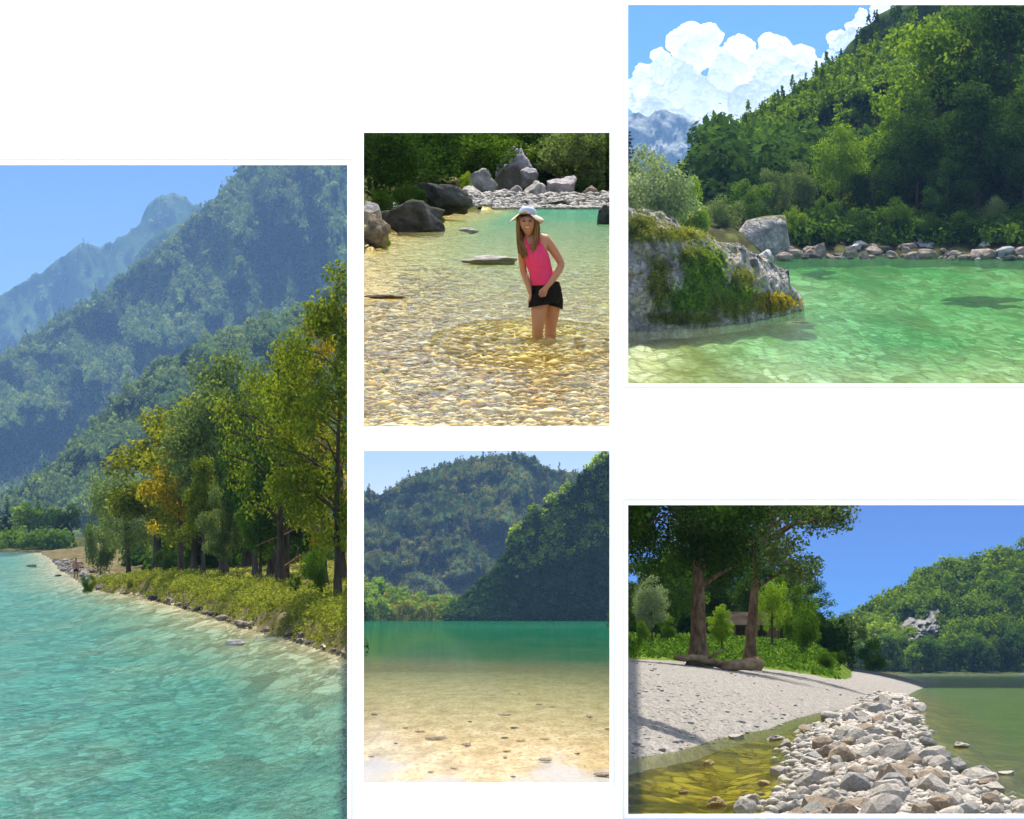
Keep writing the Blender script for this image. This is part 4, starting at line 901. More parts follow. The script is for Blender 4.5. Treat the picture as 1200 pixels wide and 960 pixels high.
row += [(430, 680), (441, 684), (452, 690), (461, 692), (471, 695), (481, 697), (491, 699), (501, 700), (511, 700), (521, 702), (532, 704), (541, 705)]
for i, (px, top) in enumerate(row):
    Y = 1290 + (i % 2)*14 - (28 if i > 12 else 0); z = P4.z(Y)
    plant_tree('far_a' if i % 3 else 'far_b', ((px-600)/F*Y, Y, z - 1), (480-top-rr.uniform(0, 5))/F*Y - z + 1, 'yellow-green tree in the sunlit row along the lake shore' if i % 3 == 0 else 'light green tree in the sunlit row along the lake shore', 'lf_olive' if i % 3 == 0 else 'lf_lime', 'tree', 'tree', 'trees along the lake shore', wide=1.0)
for i in range(15):
    px = 420 + i*8.6; Y = 1240 + (i % 3)*6; z = P4.z(Y) + 1
    plant_tree('far_a', ((px-600)/F*Y, Y, z - 3), rr.uniform(8.5, 12)*(1 - 0.02*i), 'low yellow-green bush at the water in the lakeside row', rr.choice(['lf_olive', 'lf_lime', 'lf_mid']), 'bush', 'bush', 'bushes along the lake shore', wide=1.2)
plant_tree('far_a', ((548-600)/F*1235, 1235, P4.z(1235)-2), 11.0, 'dark rounded tree at the end of the sunlit lakeside row', 'lf_dark', 'tree', 'tree', wide=0.9)
# flat stones and leaves on the pale lake bed
for i in range(24):
    py = 790 + 120*rr.random()**0.7; Y = P4.Y(py); px = rr.uniform(424, 716); s = rr.uniform(0.08, 0.24)
    put_rock('lake_stone', 'stone%d' % rr.randrange(10), ((px-600)/F*Y, Y, P4.z(Y) - 0.045 if py > 800 else P4.z(Y)+0.0), (s*1.5, s*2.2, 0.05), rr.choice(['brown_rock', 'dark_rock', 'ochre']), 'small flat stone in the clear shallows of the lake', 'stone', 'stones in the lake shallows', (0, 0, rr.uniform(-.3, .3)))
for px, py, wp in ((591, 837, 18), (547, 873, 14), (705, 907, 22), (514, 865, 30), (638, 890, 16), (692, 840, 14)):
    Y = P4.Y(py); put_rock('lake_stone', 'stone%d' % rr.randrange(10), ((px-600)/F*Y, Y, P4.z(Y)), (wp*Y/F*0.55, 0.6, 0.10), 'brown_rock', 'larger dark stone breaking the clear shallows of the lake', 'stone', 'larger stones in the lake shallows', (0, 0, 0.1))

# ================================================================== gravel bar
skyback('sky_gravel', 727, 1290, 560, 830, m_sky('sky_over_gravel_bar', [(0.15, srgb(130, 192, 244)), (0.4, srgb(52, 136, 226)), (0.9, srgb(0, 62, 176))]))
pos_j = hill('wooded_hill', [(960, 745), (985, 735), (1010, 722), (1030, 712), (1050, 702), (1075, 682), (1100, 670), (1130, 660), (1150, 656), (1175, 648), (1210, 640), (1290, 620)], [(960, 787), (1290, 787)], 1140, 1225, 'mtn', 110, 60, 0.2, 21.0, fx=30, ft=3, sj=1.5)
def offcliff(px, t): return not (1052 < px < 1106 and 0.36 < t*(1 + 0.004*(px-1075)) < 0.66 and fbm(px/12, t*7, 2.2, 3) > -0.3)
P_, Z_ = scatter(pos_j, 950, 965, 1285, (12, 25), 15, offcliff, sink=0.18)
forest('gravel_hill_forest', P_, Z_, 'fr_right', 170, 0.17, 16)
# cliff outcrop
V = []
for i in range(44):
    for j in range(30):
        px = 1048 + 56*i/43; t = 0.34 + 0.34*j/29; p = pos_j(px, t); e = min(i, 43-i, j, 29-j)/6
        p.y -= 1 + 9*min(1, e)*(0.3 + abs(noise.noise(p*0.17))*2.0) - 26*max(0, 0.7 - e + 0.7*noise.noise(p*0.11 + Vector((3.3, 1.7, 8.1)))); V.append(tuple(p))
tag(link('cliff', npmesh('cliff', V, gridfaces(44, 30), True), M['cliff']), 'grey rock outcrop bare of trees on the wooded hillside', 'cliff')

EDGE5 = [(19, 690), (31, 700), (34, 736), (38, 800), (47, 860), (52, 900), (73, 960), (82, 1000), (114, 1060), (180, 1082), (240, 1086), (320, 1066), (420, 1010)]
SPIT_C = [(18, 1048), (24, 1042), (30, 1022), (38, 1002), (47, 1010), (60, 1022), (80, 1034), (110, 1050)]
SPIT_W = [(16, 155), (18, 150), (21, 144), (24, 128), (27, 104), (30, 92), (38, 76), (47, 64), (60, 50), (80, 34), (110, 16), (130, 1)]
def gz5(px, Y):
    d = (interp(Y, EDGE5) - px)*Y/F
    zb = 1.45*(1 - math.exp(-d/4.0)) if d > 0 else max(-0.5, d*0.22)
    u = (px - interp(Y, SPIT_C))/interp(Y, SPIT_W)
    zs = 0.085*(1 - u*u) if abs(u) < 2.2 and Y < 130 else -0.5
    return max(zb, zs, -0.5)
def bed5(px, Y): return P5.z(Y) + gz5(px, Y) + 0.02*fbm(px/10, Y/3.0, 0, 3)
M['gravel'] = m_ground('gravel', [(0.25, (0.13, 0.115, 0.10)), (0.5, (0.23, 0.21, 0.18)), (0.75, (0.34, 0.315, 0.28))], (14, 2.0, 14), 8, 0.05, spot=(0.13, 0.12, 0.11), sscale=2.5)
M['bed5'] = m_bed('algae_bed', [(0.0, (0.05, 0.045, 0.006)), (0.4, (0.17, 0.14, 0.012)), (1.0, (0.38, 0.31, 0.04))], (4.5, 0.8, 4.5), 0.7, (0.03, 0.03, 0.006), 0.25)
M['water5'] = m_water('green_water', (0.16, 0.13, 0.02), (0.05, 0.095, 0.010), (4.0, 0.55, 1), (0.02, 0.7), (0.88, 0.42), 0.35, mott=0.35, bdist=0.03, tint=(0.95, 0.95, 0.8), dtint=(0.6, 0.8, 0.3))
sheet('gravel_bar', 724, 1290, 150, 16.8, 430, 150, lambda px, Y: bed5(px, Y) if gz5(px, Y) > 0 else P5.z(Y) + max(-0.7, gz5(px, Y)*4) - 0.004, M['gravel'])
sheet('streambed', 724, 1290, 80, 16.8, 1150, 80, lambda px, Y: P5.z(Y) + (-0.10 + min(0.0, gz5(px, Y)*0.5) if gz5(px, Y) < 0.02 else -0.3), M['bed5'])
def dep5(px, Y):
    if px > interp(Y, SPIT_C): return float(np.clip(0.25 + (px - interp(Y, SPIT_C) - interp(Y, SPIT_W))*Y/F/2.0, 0, 1))
    return float(np.clip(0.06 + 0.5*np.clip((P5.py(Y) < 905) * (905 - P5.py(Y))/60, 0, 1), 0, 1))
sheet('river', 724, 1290, 110, 16.75, 1160, 120, lambda px, Y: P5.z(Y), M['water5'], attr=dep5)
sheet('far_riverbank', 940, 1290, 50, 1110, 1260, 10, lambda px, Y: P5.z(Y) + min(0.8, (Y-1112)*0.05) + 0.3*fbm(px/4, Y/20), M['soil'])
def gb5(px, Y): return P5.z(Y) + gz5(px, Y) - 0.06 + min(1.3, max(0, Y-110)*0.03)*float(np.clip((1000-px)/45, 0, 1))
sheet('grass_bank', 724, 1060, 60, 100, 330, 50, lambda px, Y: gb5(px, Y) + 0.05*fbm(px/15, Y/5.0), M['turf'])
# grass on the bank
rng = np.random.default_rng(2); C = []
for i in range(9000):
    Y = rng.uniform(113, 150); px = min(rng.uniform(726, 985), rng.normal(975, 14)); C.append(((px-600)/F*Y, Y, gb5(px, Y) + rng.uniform(0, .10)))
C = np.array(C); V, Fc = leaf_quads(rng, C, 0.10, None, -0.1, 0.3)
tag(link('bank_grass', npmesh('bank_grass', V, Fc, tint=np.repeat(np.clip(rng.normal(.22, .3, len(C)), 0, 1), 4)), M['lf_mid']), kind='stuff')
# stones of the spit: the largest are things, the small ones gravel
rr = random.Random(77); placed = []
M['spit'] = m_rock('pale_spit_stone', (0.27, 0.24, 0.20), (0.60, 0.54, 0.46), 5.0)
M['spit_b'] = m_rock('grey_spit_stone', (0.20, 0.19, 0.17), (0.44, 0.42, 0.38), 5.0)
M['spit_c'] = m_rock('tan_spit_stone', (0.20, 0.15, 0.10), (0.44, 0.36, 0.27), 5.0)
tries = 0
while len(placed) < 285 and tries < 20000:
    tries += 1
    Y = 17.6*(86/17.6)**(rr.random()**1.25); u = rr.gauss(0, 0.62)
    if abs(u) > 1.3: continue
    px = interp(Y, SPIT_C) + u*interp(Y, SPIT_W); s = rr.choice((0.045, 0.055, 0.07, 0.09, 0.12))*rr.uniform(.85, 1.15)*(1 + (Y-20)/110)
    x_ = (px-600)/F*Y
    if any((x_-a)**2 + ((Y-b)*0.45)**2 < (0.62*(s+c))**2 for a, b, c in placed): continue
    mt = rr.choice(['spit', 'spit', 'spit', 'spit', 'spit_b', 'spit_c']); placed.append((x_, Y, s)); zz = bed5(px, Y)
    put_rock('spit_stone', 'stone%d' % rr.randrange(10), (x_, Y, zz + s*0.42), (s*rr.uniform(.95, 1.35), s*rr.uniform(.9, 1.3), s*rr.uniform(.65, .95)), mt,
             {'spit': 'pale', 'spit_b': 'grey', 'spit_c': 'tan-brown'}[mt] + (' small' if s < 0.075 else ' big') + ' angular stone in the heap of stones on the spit', 'stone', 'stones heaped on the spit', (rr.uniform(-.5,.5), rr.uniform(-.5,.5), rr.uniform(0, 6.28)))
P = []; Z = []
for i in range(5200):
    Y = 17.2*(110/17.2)**rr.random(); u = rr.gauss(0, 0.6)
    if abs(u) > 1.3: continue
    px = interp(Y, SPIT_C) + u*interp(Y, SPIT_W); s = rr.uniform(0.02, 0.055)*(1 + (Y-20)/60)
    P.append(((px-600)/F*Y, Y, bed5(px, Y) + s*0.3)); Z.append(s)
scatter_stones('spit_gravel', P, Z, 'spit', 19, 0.7)
P = []; Z = []
for i in range(2200):
    Y = 32*(70/32)**rr.random(); px = rr.uniform(726, 1086)
    if gz5(px, Y) < -0.02: continue
    s = rr.choice((0.008, 0.012, 0.02, 0.034))*rr.uniform(.7, 1.2); P.append(((px-600)/F*Y, Y, bed5(px, Y) + s*0.2)); Z.append(s)
scatter_stones('bar_gravel', P, Z, 'spit', 20, 0.22)
P = []; Z = []
for i in range(420):
    Y = 33*(95/33)**rr.random(); px = rr.uniform(726, 1080); g = gz5(px, Y)
    if g < -0.02 or (g > 0.25 and rr.random() < 0.7): continue
    s = rr.choice((0.02, 0.03, 0.05))*rr.uniform(.8, 1.2); P.append(((px-600)/F*Y, Y, bed5(px, Y) + s*0.2)); Z.append(s)
scatter_stones('bar_pebbles', P, Z, 'spit_b', 22, 0.5)
for px, py, wp, hp, lab in ((862, 866, 24, 9, 'pale stone at the edge of the olive pool'), (922, 876, 18, 12, 'white stone where the pool meets the spit'), (830, 897, 16, 8, 'small white stone standing in the olive pool'), (908, 868, 20, 8, 'flat pale stone at the head of the olive pool'),
        (838, 945, 24, 14, 'rounded olive-stained stone in the pool'), (880, 942, 30, 18, 'pale pointed stone at the pool corner of the spit'), (800, 930, 14, 6, 'small yellowish stone under the olive pool'), (895, 920, 18, 8, 'yellow-stained stone under the olive pool'),
        (1125, 876, 22, 8, 'white stone in the green water beside the spit'), (1012, 840, 22, 6, 'pale slab at the narrow neck of the spit'), (980, 868, 26, 9, 'large white stone in the middle of the neck of the spit'), (1178, 908, 24, 7, 'dark stone awash in the green water off the spit'), (1160, 930, 30, 18, 'broad pale stone at the river edge of the spit')):
    Y = P5.Y(py); k = Y/F; put_rock('stone', 'boulder%d' % rr.randrange(6), ((px-600)*k, Y, P5.z(Y) + hp*k*0.25), (wp*k*.58, wp*k*.5, hp*k*.6), 'ochre' if 'olive' in lab and 'edge' not in lab and 'head' not in lab else 'spit', lab, 'stone', rot=(0, 0, rr.uniform(0, 3)))
# trees
def t5(px, Y, top, key, mat, lab, wide=1.0, name='tree', z=None, rz=None):
    z = (bed5(px, Y) if Y < 106 else gb5(px, Y)) if z is None else P5.z(Y) + z
    return plant_tree(key, ((px-600)/F*Y, Y, z-0.05), (480-top)/F*Y - z, lab, mat, name, name.replace('_', ' '), wide=wide, rz=rz)
t5(818, 96, 476, 'shade', 'lf_dark', 'big shade tree with thick brown trunk on the gravel bar', 0.98, 'tree', None, 0.0)
t5(728, 44, 472, 'overhang', 'lf_dark', 'slim tree at the water whose boughs overhang the gravel bar', 1.0, 'tree', None, 0.0)
t5(878, 105, 478, 'poplar', 'lf_grey', 'airy tree with slender brown trunk and drooping outer twigs on the gravel bar', 0.95, 'tree', None, 5.9)
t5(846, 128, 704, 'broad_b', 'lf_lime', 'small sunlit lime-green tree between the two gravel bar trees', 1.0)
t5(764, 135, 672, 'broad_a', 'lf_silver', 'pale sunlit tree behind the thick brown trunk', 0.85)
t5(758, 146, 665, 'broad_b', 'lf_silver', 'pale bushy tree at the end of the grassy bank', 0.7)
t5(790, 165, 640, 'broad_a', 'lf_mid', 'green tree in the shade behind the big shade tree', 1.1)
t5(925, 150, 655, 'broad_b', 'lf_mid', 'green tree with hanging boughs behind the airy tree', 1.2)
t5(952, 170, 672, 'tall_b', 'lf_dark', 'dark tree at the end of the grassy bank', 1.2)
t5(900, 175, 640, 'broad_a', 'lf_dark', 'dark tree behind the wooden hut', 1.2)
t5(850, 180, 630, 'broad_b', 'lf_dark', 'dark tree at the back of the grassy bank', 1.5)
t5(775, 142, 640, 'bush_b', 'lf_dark', 'dark leafy thicket hanging behind the thick brown trunk', 0.6, 'bush')
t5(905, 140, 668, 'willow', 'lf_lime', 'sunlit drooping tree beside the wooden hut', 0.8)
t5(940, 132, 700, 'bush_a', 'lf_mid', 'green bush hanging over the end of the grassy bank', 0.6, 'bush')
t5(830, 185, 600, 'tall_b', 'lf_mid', 'tall green tree behind the two gravel bar trees', 1.4)
t5(760, 190, 600, 'tall_b', 'lf_mid', 'tall green tree behind the pale sunlit tree', 1.0)
t5(748, 128, 722, 'edge_bush_l', 'lf_mid', 'green bush on the grassy bank under the pale bushy tree', 0.7, 'bush', None, 0.0)
t5(782, 140, 716, 'bush_b', 'lf_mid', 'green bush on the grassy bank behind the thick brown trunk', 0.7, 'bush')
t5(968, 122, 756, 'bush_a', 'lf_mid', 'low green bush at the tip of the grassy bank', 0.9, 'bush')
t5(985, 150, 760, 'bush_b', 'lf_dark', 'dark low bush beyond the tip of the grassy bank', 0.9, 'bush')
t5(978, 230, 720, 'bush_a', 'lf_mid', 'round green bush where the gravel bar meets the far wood', 0.6, 'bush')
t5(998, 260, 709, 'airy', 'lf_grey', 'lone thin tree with dark trunk beyond the gravel bar', 1.0)
t5(1022, 330, 744, 'bush_b', 'lf_mid', 'bush beyond the lone thin tree', 0.8, 'bush', 0.6)
rr = random.Random(31)
for i in range(19):
    px = 1012 + i*13.6 + rr.uniform(-3, 3); Y = 1122 + rr.uniform(0, 18); z = P5.z(Y) + 0.5
    plant_tree('far_a' if i % 2 else 'far_b', ((px-600)/F*Y, Y, z-1), rr.uniform(11, 17), 'leafy green tree in the row along the far river bank', rr.choice(['lf_mid', 'lf_mid', 'lf_dark', 'lf_lime']), 'tree', 'tree', 'trees along the far river bank', wide=1.15)
P_ = []; Z_ = []
for i in range(260):
    px = rr.uniform(732, 985); Y = rr.uniform(195, 260); P_.append(((px-600)/F*Y, Y, gb5(px, Y) + rr.uniform(0, 2.6)*(1 if px < 930 else 0.4))); Z_.append(rr.uniform(1.0, 2.6))
forest('bank_thicket', P_, Z_, 'lf_dark', 140, 0.16, 81)
# log bench
V = []; Fc = []; rr = random.Random(4)
q = [W(790, 770.5, 93), W(801, 771.5, 93.1), W(815, 771.2, 93.5), W(826, 773.5, 93.8), W(838, 777, 94), W(852, 780.5, 94.5)]
tube(V, Fc, q, [0.06, 0.09, 0.10, 0.13, 0.11, 0.14], 12, True, 0.14, rr)
tube(V, Fc, [q[3], q[3] + Vector((0.35, -0.2, 0.22)), q[3] + Vector((0.6, -0.3, 0.30))], [0.05, 0.035, 0.015], 6)
lg = tag(link('log_bench', pymesh('log_bench', V, Fc, True), M['wood']), 'long weathered log propped against the thick brown trunk as a bench', 'log')
V = []; Fc = []; tube(V, Fc, [W(848, 781, 93.5), W(858, 780.6, 93.8), W(870, 779.5, 94.2), W(880, 778.6, 94.5), W(889, 778, 94.8)], [0.12, 0.16, 0.15, 0.19, 0.20], 14, True, 0.12, rr)
tag(link('log', pymesh('log', V, Fc, True), M['wood']), 'thick sawn log lying beside the slender brown trunk', 'log')
V = []; Fc = []; tube(V, Fc, [W(806, 786, 95.2), W(820, 786, 95.0), W(832, 786, 95.2)], [0.22, 0.36, 0.16], 10, True, 0.25, rr)
tag(link('root_mound', pymesh('root_mound', V, Fc, True), M['bark']), 'dark mossy root mound at the foot of the thick brown trunk', 'roots')
# wooden hut in the shade
M['hut'] = m_ground('dark_boards', [(0.3, (0.03, 0.022, 0.016)), (0.7, (0.10, 0.075, 0.05))], (6, 6, 0.6), 4, 0.01)
M['roof'] = m_ground('hut_roof', [(0.3, (0.02, 0.016, 0.012)), (0.7, (0.05, 0.04, 0.03))], (2, 2, 2), 4, 0.01)
M['stone_wall'] = m_rock('hut_plinth', (0.25, 0.23, 0.2), (0.5, 0.48, 0.44), 2.0)
Y = 158; a = W(860, 757, Y); b = W(912, 730, Y); ht = empty('hut', (a.x, Y, a.z)); Lw = b.x - a.x; Hh = b.z - a.z
tag(ht, 'dark wooden hut half hidden in the shade behind the gravel bar trees', 'hut')
def hp(nm, mat, *bx, parent=ht):
    V = []; Fc = []; box(V, Fc, *bx); return link(nm, pymesh(nm, V, Fc), M[mat], parent)
hp('plinth', 'stone_wall', -0.1, Lw+0.1, -0.1, 3.1, -0.6, 0.28)
for i in range(11): hp('plank', 'hut', i*Lw/11+0.01, (i+1)*Lw/11-0.01, 0.0, 0.06 + 0.01*(i % 2), 0.28, Hh)
hp('side_wall', 'hut', -0.02, 0.05, 0.09, 3.0, 0.28, Hh); hp('side_wall', 'hut', Lw-0.05, Lw+0.02, 0.09, 3.0, 0.28, Hh)
wn = hp('window', 'white', 0.55, 1.05, -0.05, -0.005, 0.55, 1.1); M['pane'] = m_plain('dark_pane', (0.02, 0.025, 0.03), 0.15, 0.05, 2.0, 0.5); hp('pane', 'pane', 0.6, 1.0, -0.06, -0.052, 0.6, 1.05, parent=wn)
dr = hp('door', 'wood', 1.55, 2.05, -0.05, -0.005, 0.28, 1.25); hp('handle', 'frame', 1.96, 2.0, -0.09, -0.052, 0.72, 0.8, parent=dr)
V = [(-.4, -.6, Hh-.05), (Lw+.4, -.6, Hh-.05), (Lw+.4, 1.5, Hh+.42), (-.4, 1.5, Hh+.42), (Lw+.4, 3.6, Hh-.05), (-.4, 3.6, Hh-.05)]; V += [(x, y, z-0.09) for x, y, z in V]
link('roof', pymesh('roof', V, [(0,1,2,3), (3,2,4,5), (9,8,7,6), (11,10,8,9), (0,6,7,1), (5,4,10,11), (0,3,9,6), (3,5,11,9), (1,7,8,2), (2,8,10,4)]), M['roof'], ht)
for i in range(5): hp('post', 'bark_pale', i*Lw/4-0.04, i*Lw/4+0.04, -0.55, -0.47, -0.5, Hh-0.05)

# ================================================================== people
M['skin'] = m_plain('skin', (0.50, 0.26, 0.165), 0.55, 0.06, 6.0, 0.3)
M['skin_tan'] = m_plain('tanned_skin', (0.30, 0.16, 0.10), 0.6, 0.06, 6.0, 0.3)
x = N('pink_cotton'); n_ = x.noise(x.coords((9, 9, 4)), 1.5, 4, 0.6, 1.5); x.bsdf(x.mix(n_, (0.72, 0.045, 0.17), (0.90, 0.09, 0.27)), 0.8, x.bump(n_, 0.8, 0.02), 0.1); M['pink'] = x.m
M['black_cloth'] = m_plain('black_cloth', (0.012, 0.012, 0.014), 0.8, 0.2, 14.0, 0.1)
M['hair'] = m_ground('brown_hair', [(0.3, (0.10, 0.055, 0.025)), (0.7, (0.36, 0.22, 0.10))], (40, 40, 3), 4, 0.005)
M['hat_blue'] = m_plain('pale_blue_cloth', (0.40, 0.50, 0.66), 0.85, 0.08, 20.0, 0.1)
M['hat_brim'] = m_plain('cream_cloth', (0.58, 0.50, 0.40), 0.85, 0.10, 20.0, 0.1)
M['eye'] = m_plain('dark_eye', (0.02, 0.015, 0.012), 0.3, 0.1, 9.0, 0.4)
M['lips'] = m_plain('lips', (0.45, 0.10, 0.09), 0.5, 0.1, 9.0, 0.3)
M['teeth'] = m_plain('teeth', (0.8, 0.78, 0.72), 0.4, 0.02, 9.0, 0.4)
def skin_mesh(name, verts, edges, rad, mat, parent, root=0, sub=2):
    me = bpy.data.meshes.new(name); me.from_pydata(verts, edges, []); me.update()
    o = link(name, me, mat, parent); sk = o.modifiers.new('skin', 'SKIN'); sk.use_smooth_shade = True
    if not me.skin_vertices: me.attributes.new('skin_vertices', 'FLOAT', 'POINT') if False else None
    lay = me.skin_vertices[0].data if me.skin_vertices else None
    if lay is None:
        bm = bmesh.new(); bm.from_mesh(me); bm.verts.layers.skin.verify(); bm.to_mesh(me); bm.free(); lay = me.skin_vertices[0].data
    for i, r in enumerate(rad):
        lay[i].radius = r if isinstance(r, tuple) else (r, r); lay[i].use_root = (i == root)
    ss = o.modifiers.new('smooth', 'SUBSURF'); ss.levels = sub; ss.render_levels = sub
    return o
class Sk:
    def __init__(s): s.v = []; s.e = []; s.r = []
    def add(s, p, r, parent=None):
        s.v.append(p); s.r.append(r); i = len(s.v)-1
        if parent is not None: s.e.append((parent, i))
        return i
    def chain(s, parent, pts):
        for (p, r) in pts: parent = s.add(p, r, parent)
        return parent
    def hand(s, wrist, palm, dirn, side, r=0.0085):
        """five unequal curled fingers from the palm; dirn = where they point, side = across the palm"""
        d = Vector(dirn).normalized(); sd = Vector(side).normalized(); pp = Vector(s.v[palm])
        nrm = d.cross(sd)
        for k, L in zip((-1.5, -0.5, 0.5, 1.5), (0.058, 0.070, 0.066, 0.050)):
            a = pp + d*0.030 + sd*k*0.017; b = a + d*L*0.5 + nrm*0.006; c = b + d*L*0.35 + nrm*0.022
            s.chain(palm, [(tuple(a), r), (tuple(b), r*0.95), (tuple(c), r*0.8)])
        a = pp - sd*0.026 + d*0.014; b = a - sd*0.008 + d*0.020; c = b + d*0.018 + nrm*0.006
        s.chain(palm, [(tuple(a), r*1.15), (tuple(b), r), (tuple(c), r*0.85)])
def loft(name, rings, mat, parent, n=20, close=False):
    V = []; Fc = []
    for (c, rx, ry) in rings:
        for k in range(n):
            t = 2*math.pi*k/n; V.append((c[0] + rx*math.cos(t), c[1] + ry*math.sin(t), c[2]))
    for i in range(len(rings)-1):
        for k in range(n): Fc.append((i*n+k, i*n+(k+1) % n, (i+1)*n+(k+1) % n, (i+1)*n+k))
    if close: Fc.append(tuple(range((len(rings)-1)*n, len(rings)*n)))
    o = link(name, pymesh(name, V, Fc, True), mat, parent)
    so_ = o.modifiers.new('thick', 'SOLIDIFY'); so_.thickness = 0.006
    ss = o.modifiers.new('smooth', 'SUBSURF'); ss.levels = 1; ss.render_levels = 1
    return o
def blob(name, c, s, mat, parent, sub=2):
    bm = bmesh.new(); bmesh.ops.create_icosphere(bm, subdivisions=sub, radius=1.0)
    for v in bm.verts: v.co = Vector((v.co.x*s[0] + c[0], v.co.y*s[1] + c[1], v.co.z*s[2] + c[2]))
    me = bpy.data.meshes.new(name); bm.to_mesh(me); bm.free(); me.shade_smooth(); return link(name, me, mat, parent)

Yw = 31.0
who = tag(empty('person', ((633.1-600)/F*Yw, Yw, P2.z(Yw))), 'smiling person in sun hat, pink top and black shorts wading knee-deep', 'person')
s = Sk()
pel = s.add((0.055, 0.0, 0.40), (0.115, 0.095))
w1 = s.add((0.015, -0.015, 0.56), (0.098, 0.078), pel); ch = s.add((-0.045, -0.05, 0.72), (0.108, 0.085), w1); uc = s.add((-0.064, -0.06, 0.845), (0.085, 0.07), ch)
nk = s.add((-0.090, -0.08, 0.908), 0.037, uc)
s.chain(nk, [((-0.112, -0.122, 0.962), 0.060), ((-0.117, -0.128, 1.015), (0.080, 0.088)), ((-0.117, -0.118, 1.08), 0.075)])
sh = s.add((0.048, -0.04, 0.872), 0.05, uc); el = s.chain(sh, [((0.128, -0.02, 0.76), 0.044), ((0.198, -0.02, 0.64), 0.036), ((0.15, -0.09, 0.555), 0.036)])
wr = s.add((0.078, -0.135, 0.455), 0.025, el); pm = s.add((0.045, -0.145, 0.415), (0.030, 0.020), wr); s.hand(wr, pm, (-0.4, -0.1, -0.75), (0.85, 0, -0.4))
sh = s.add((-0.158, -0.07, 0.83), 0.046, uc); el = s.chain(sh, [((-0.165, -0.03, 0.70), 0.040), ((-0.155, 0.02, 0.59), 0.034), ((-0.125, -0.03, 0.50), 0.033)])
wr = s.add((-0.10, -0.075, 0.42), 0.025, el); pm = s.add((-0.093, -0.085, 0.38), (0.022, 0.028), wr); s.hand(wr, pm, (0.1, -0.05, -0.9), (0.1, -0.9, 0))
h1 = s.add((0.0, -0.025, 0.34), 0.088, pel)
s.chain(h1, [((-0.012, -0.055, 0.22), 0.080), ((-0.022, -0.085, 0.09), 0.058), ((-0.025, -0.06, 0.03), 0.053), ((-0.02, -0.02, -0.10), 0.054), ((-0.015, 0.02, -0.30), 0.036), ((-0.02, 0.0, -0.37), 0.036), ((-0.03, -0.13, -0.39), 0.030)])
h2 = s.add((0.115, 0.045, 0.34), 0.088, pel)
s.chain(h2, [((0.108, 0.075, 0.22), 0.078), ((0.095, 0.10, 0.09), 0.056), ((0.088, 0.14, -0.08), 0.052), ((0.085, 0.19, -0.28), 0.036), ((0.085, 0.19, -0.35), 0.036), ((0.09, 0.07, -0.38), 0.030)])
skin_mesh('body', s.v, s.e, s.r, M['skin'], who, 0, 2)
loft('tank_top', [((0.045, -0.005, 0.445), 0.130, 0.128), ((0.03, -0.01, 0.48), 0.124, 0.124), ((0.01, -0.02, 0.56), 0.110, 0.116), ((-0.015, -0.035, 0.64), 0.116, 0.12), ((-0.04, -0.06, 0.71), 0.124, 0.122), ((-0.052, -0.065, 0.77), 0.116, 0.106), ((-0.06, -0.064, 0.825), 0.104, 0.086)], M['pink'], who)
for xs_, in ((-0.125,), (-0.005,)):
    V = []; Fc = []; tube(V, Fc, [(xs_, -0.14, 0.81), (xs_-0.004, -0.13, 0.86), (xs_+0.0, -0.075, 0.908), (xs_+0.005, 0.0, 0.875), (xs_+0.005, 0.015, 0.82)], [0.012]*5, 8); link('strap', pymesh('strap', V, Fc, True), M['pink'], who)
q = Sk(); a = q.add((0.055, 0.0, 0.40), (0.134, 0.115)); q.add((0.048, -0.002, 0.475), (0.124, 0.104), a)
b = q.add((0.0, -0.03, 0.345), 0.104, a); q.add((-0.008, -0.048, 0.275), 0.099, b); b = q.add((0.115, 0.045, 0.345), 0.104, a); q.add((0.110, 0.062, 0.275), 0.098, b)
V = []; Fc = []
def ring_tube(rings, n=22):
    b = len(V)
    for (c, rx, ry) in rings:
        for k in range(n): t = 2*math.pi*k/n; V.append((c[0] + rx*math.cos(t), c[1] + ry*math.sin(t), c[2] + (c[3] if len(c) > 3 else 0)*math.cos(t)))
    for i in range(len(rings)-1):
        for k in range(n): Fc.append((b+i*n+k, b+i*n+(k+1) % n, b+(i+1)*n+(k+1) % n, b+(i+1)*n+k))
ring_tube([((0.055, 0.0, 0.285), 0.115, 0.120), ((0.055, 0.0, 0.32), 0.132, 0.128), ((0.055, 0.0, 0.36), 0.146, 0.13), ((0.052, 0.0, 0.42), 0.140, 0.13), ((0.047, -0.003, 0.485), 0.126, 0.122)])
ring_tube([((-0.012, -0.05, 0.262, 0.015), 0.097, 0.104), ((-0.006, -0.04, 0.31), 0.100, 0.108), ((0.01, -0.02, 0.38), 0.11, 0.108)])
ring_tube([((0.112, 0.06, 0.262, -0.025), 0.094, 0.100), ((0.113, 0.05, 0.31), 0.097, 0.104), ((0.10, 0.03, 0.38), 0.10, 0.10)])
link('shorts', pymesh('shorts', V, Fc, True), M['black_cloth'], who)
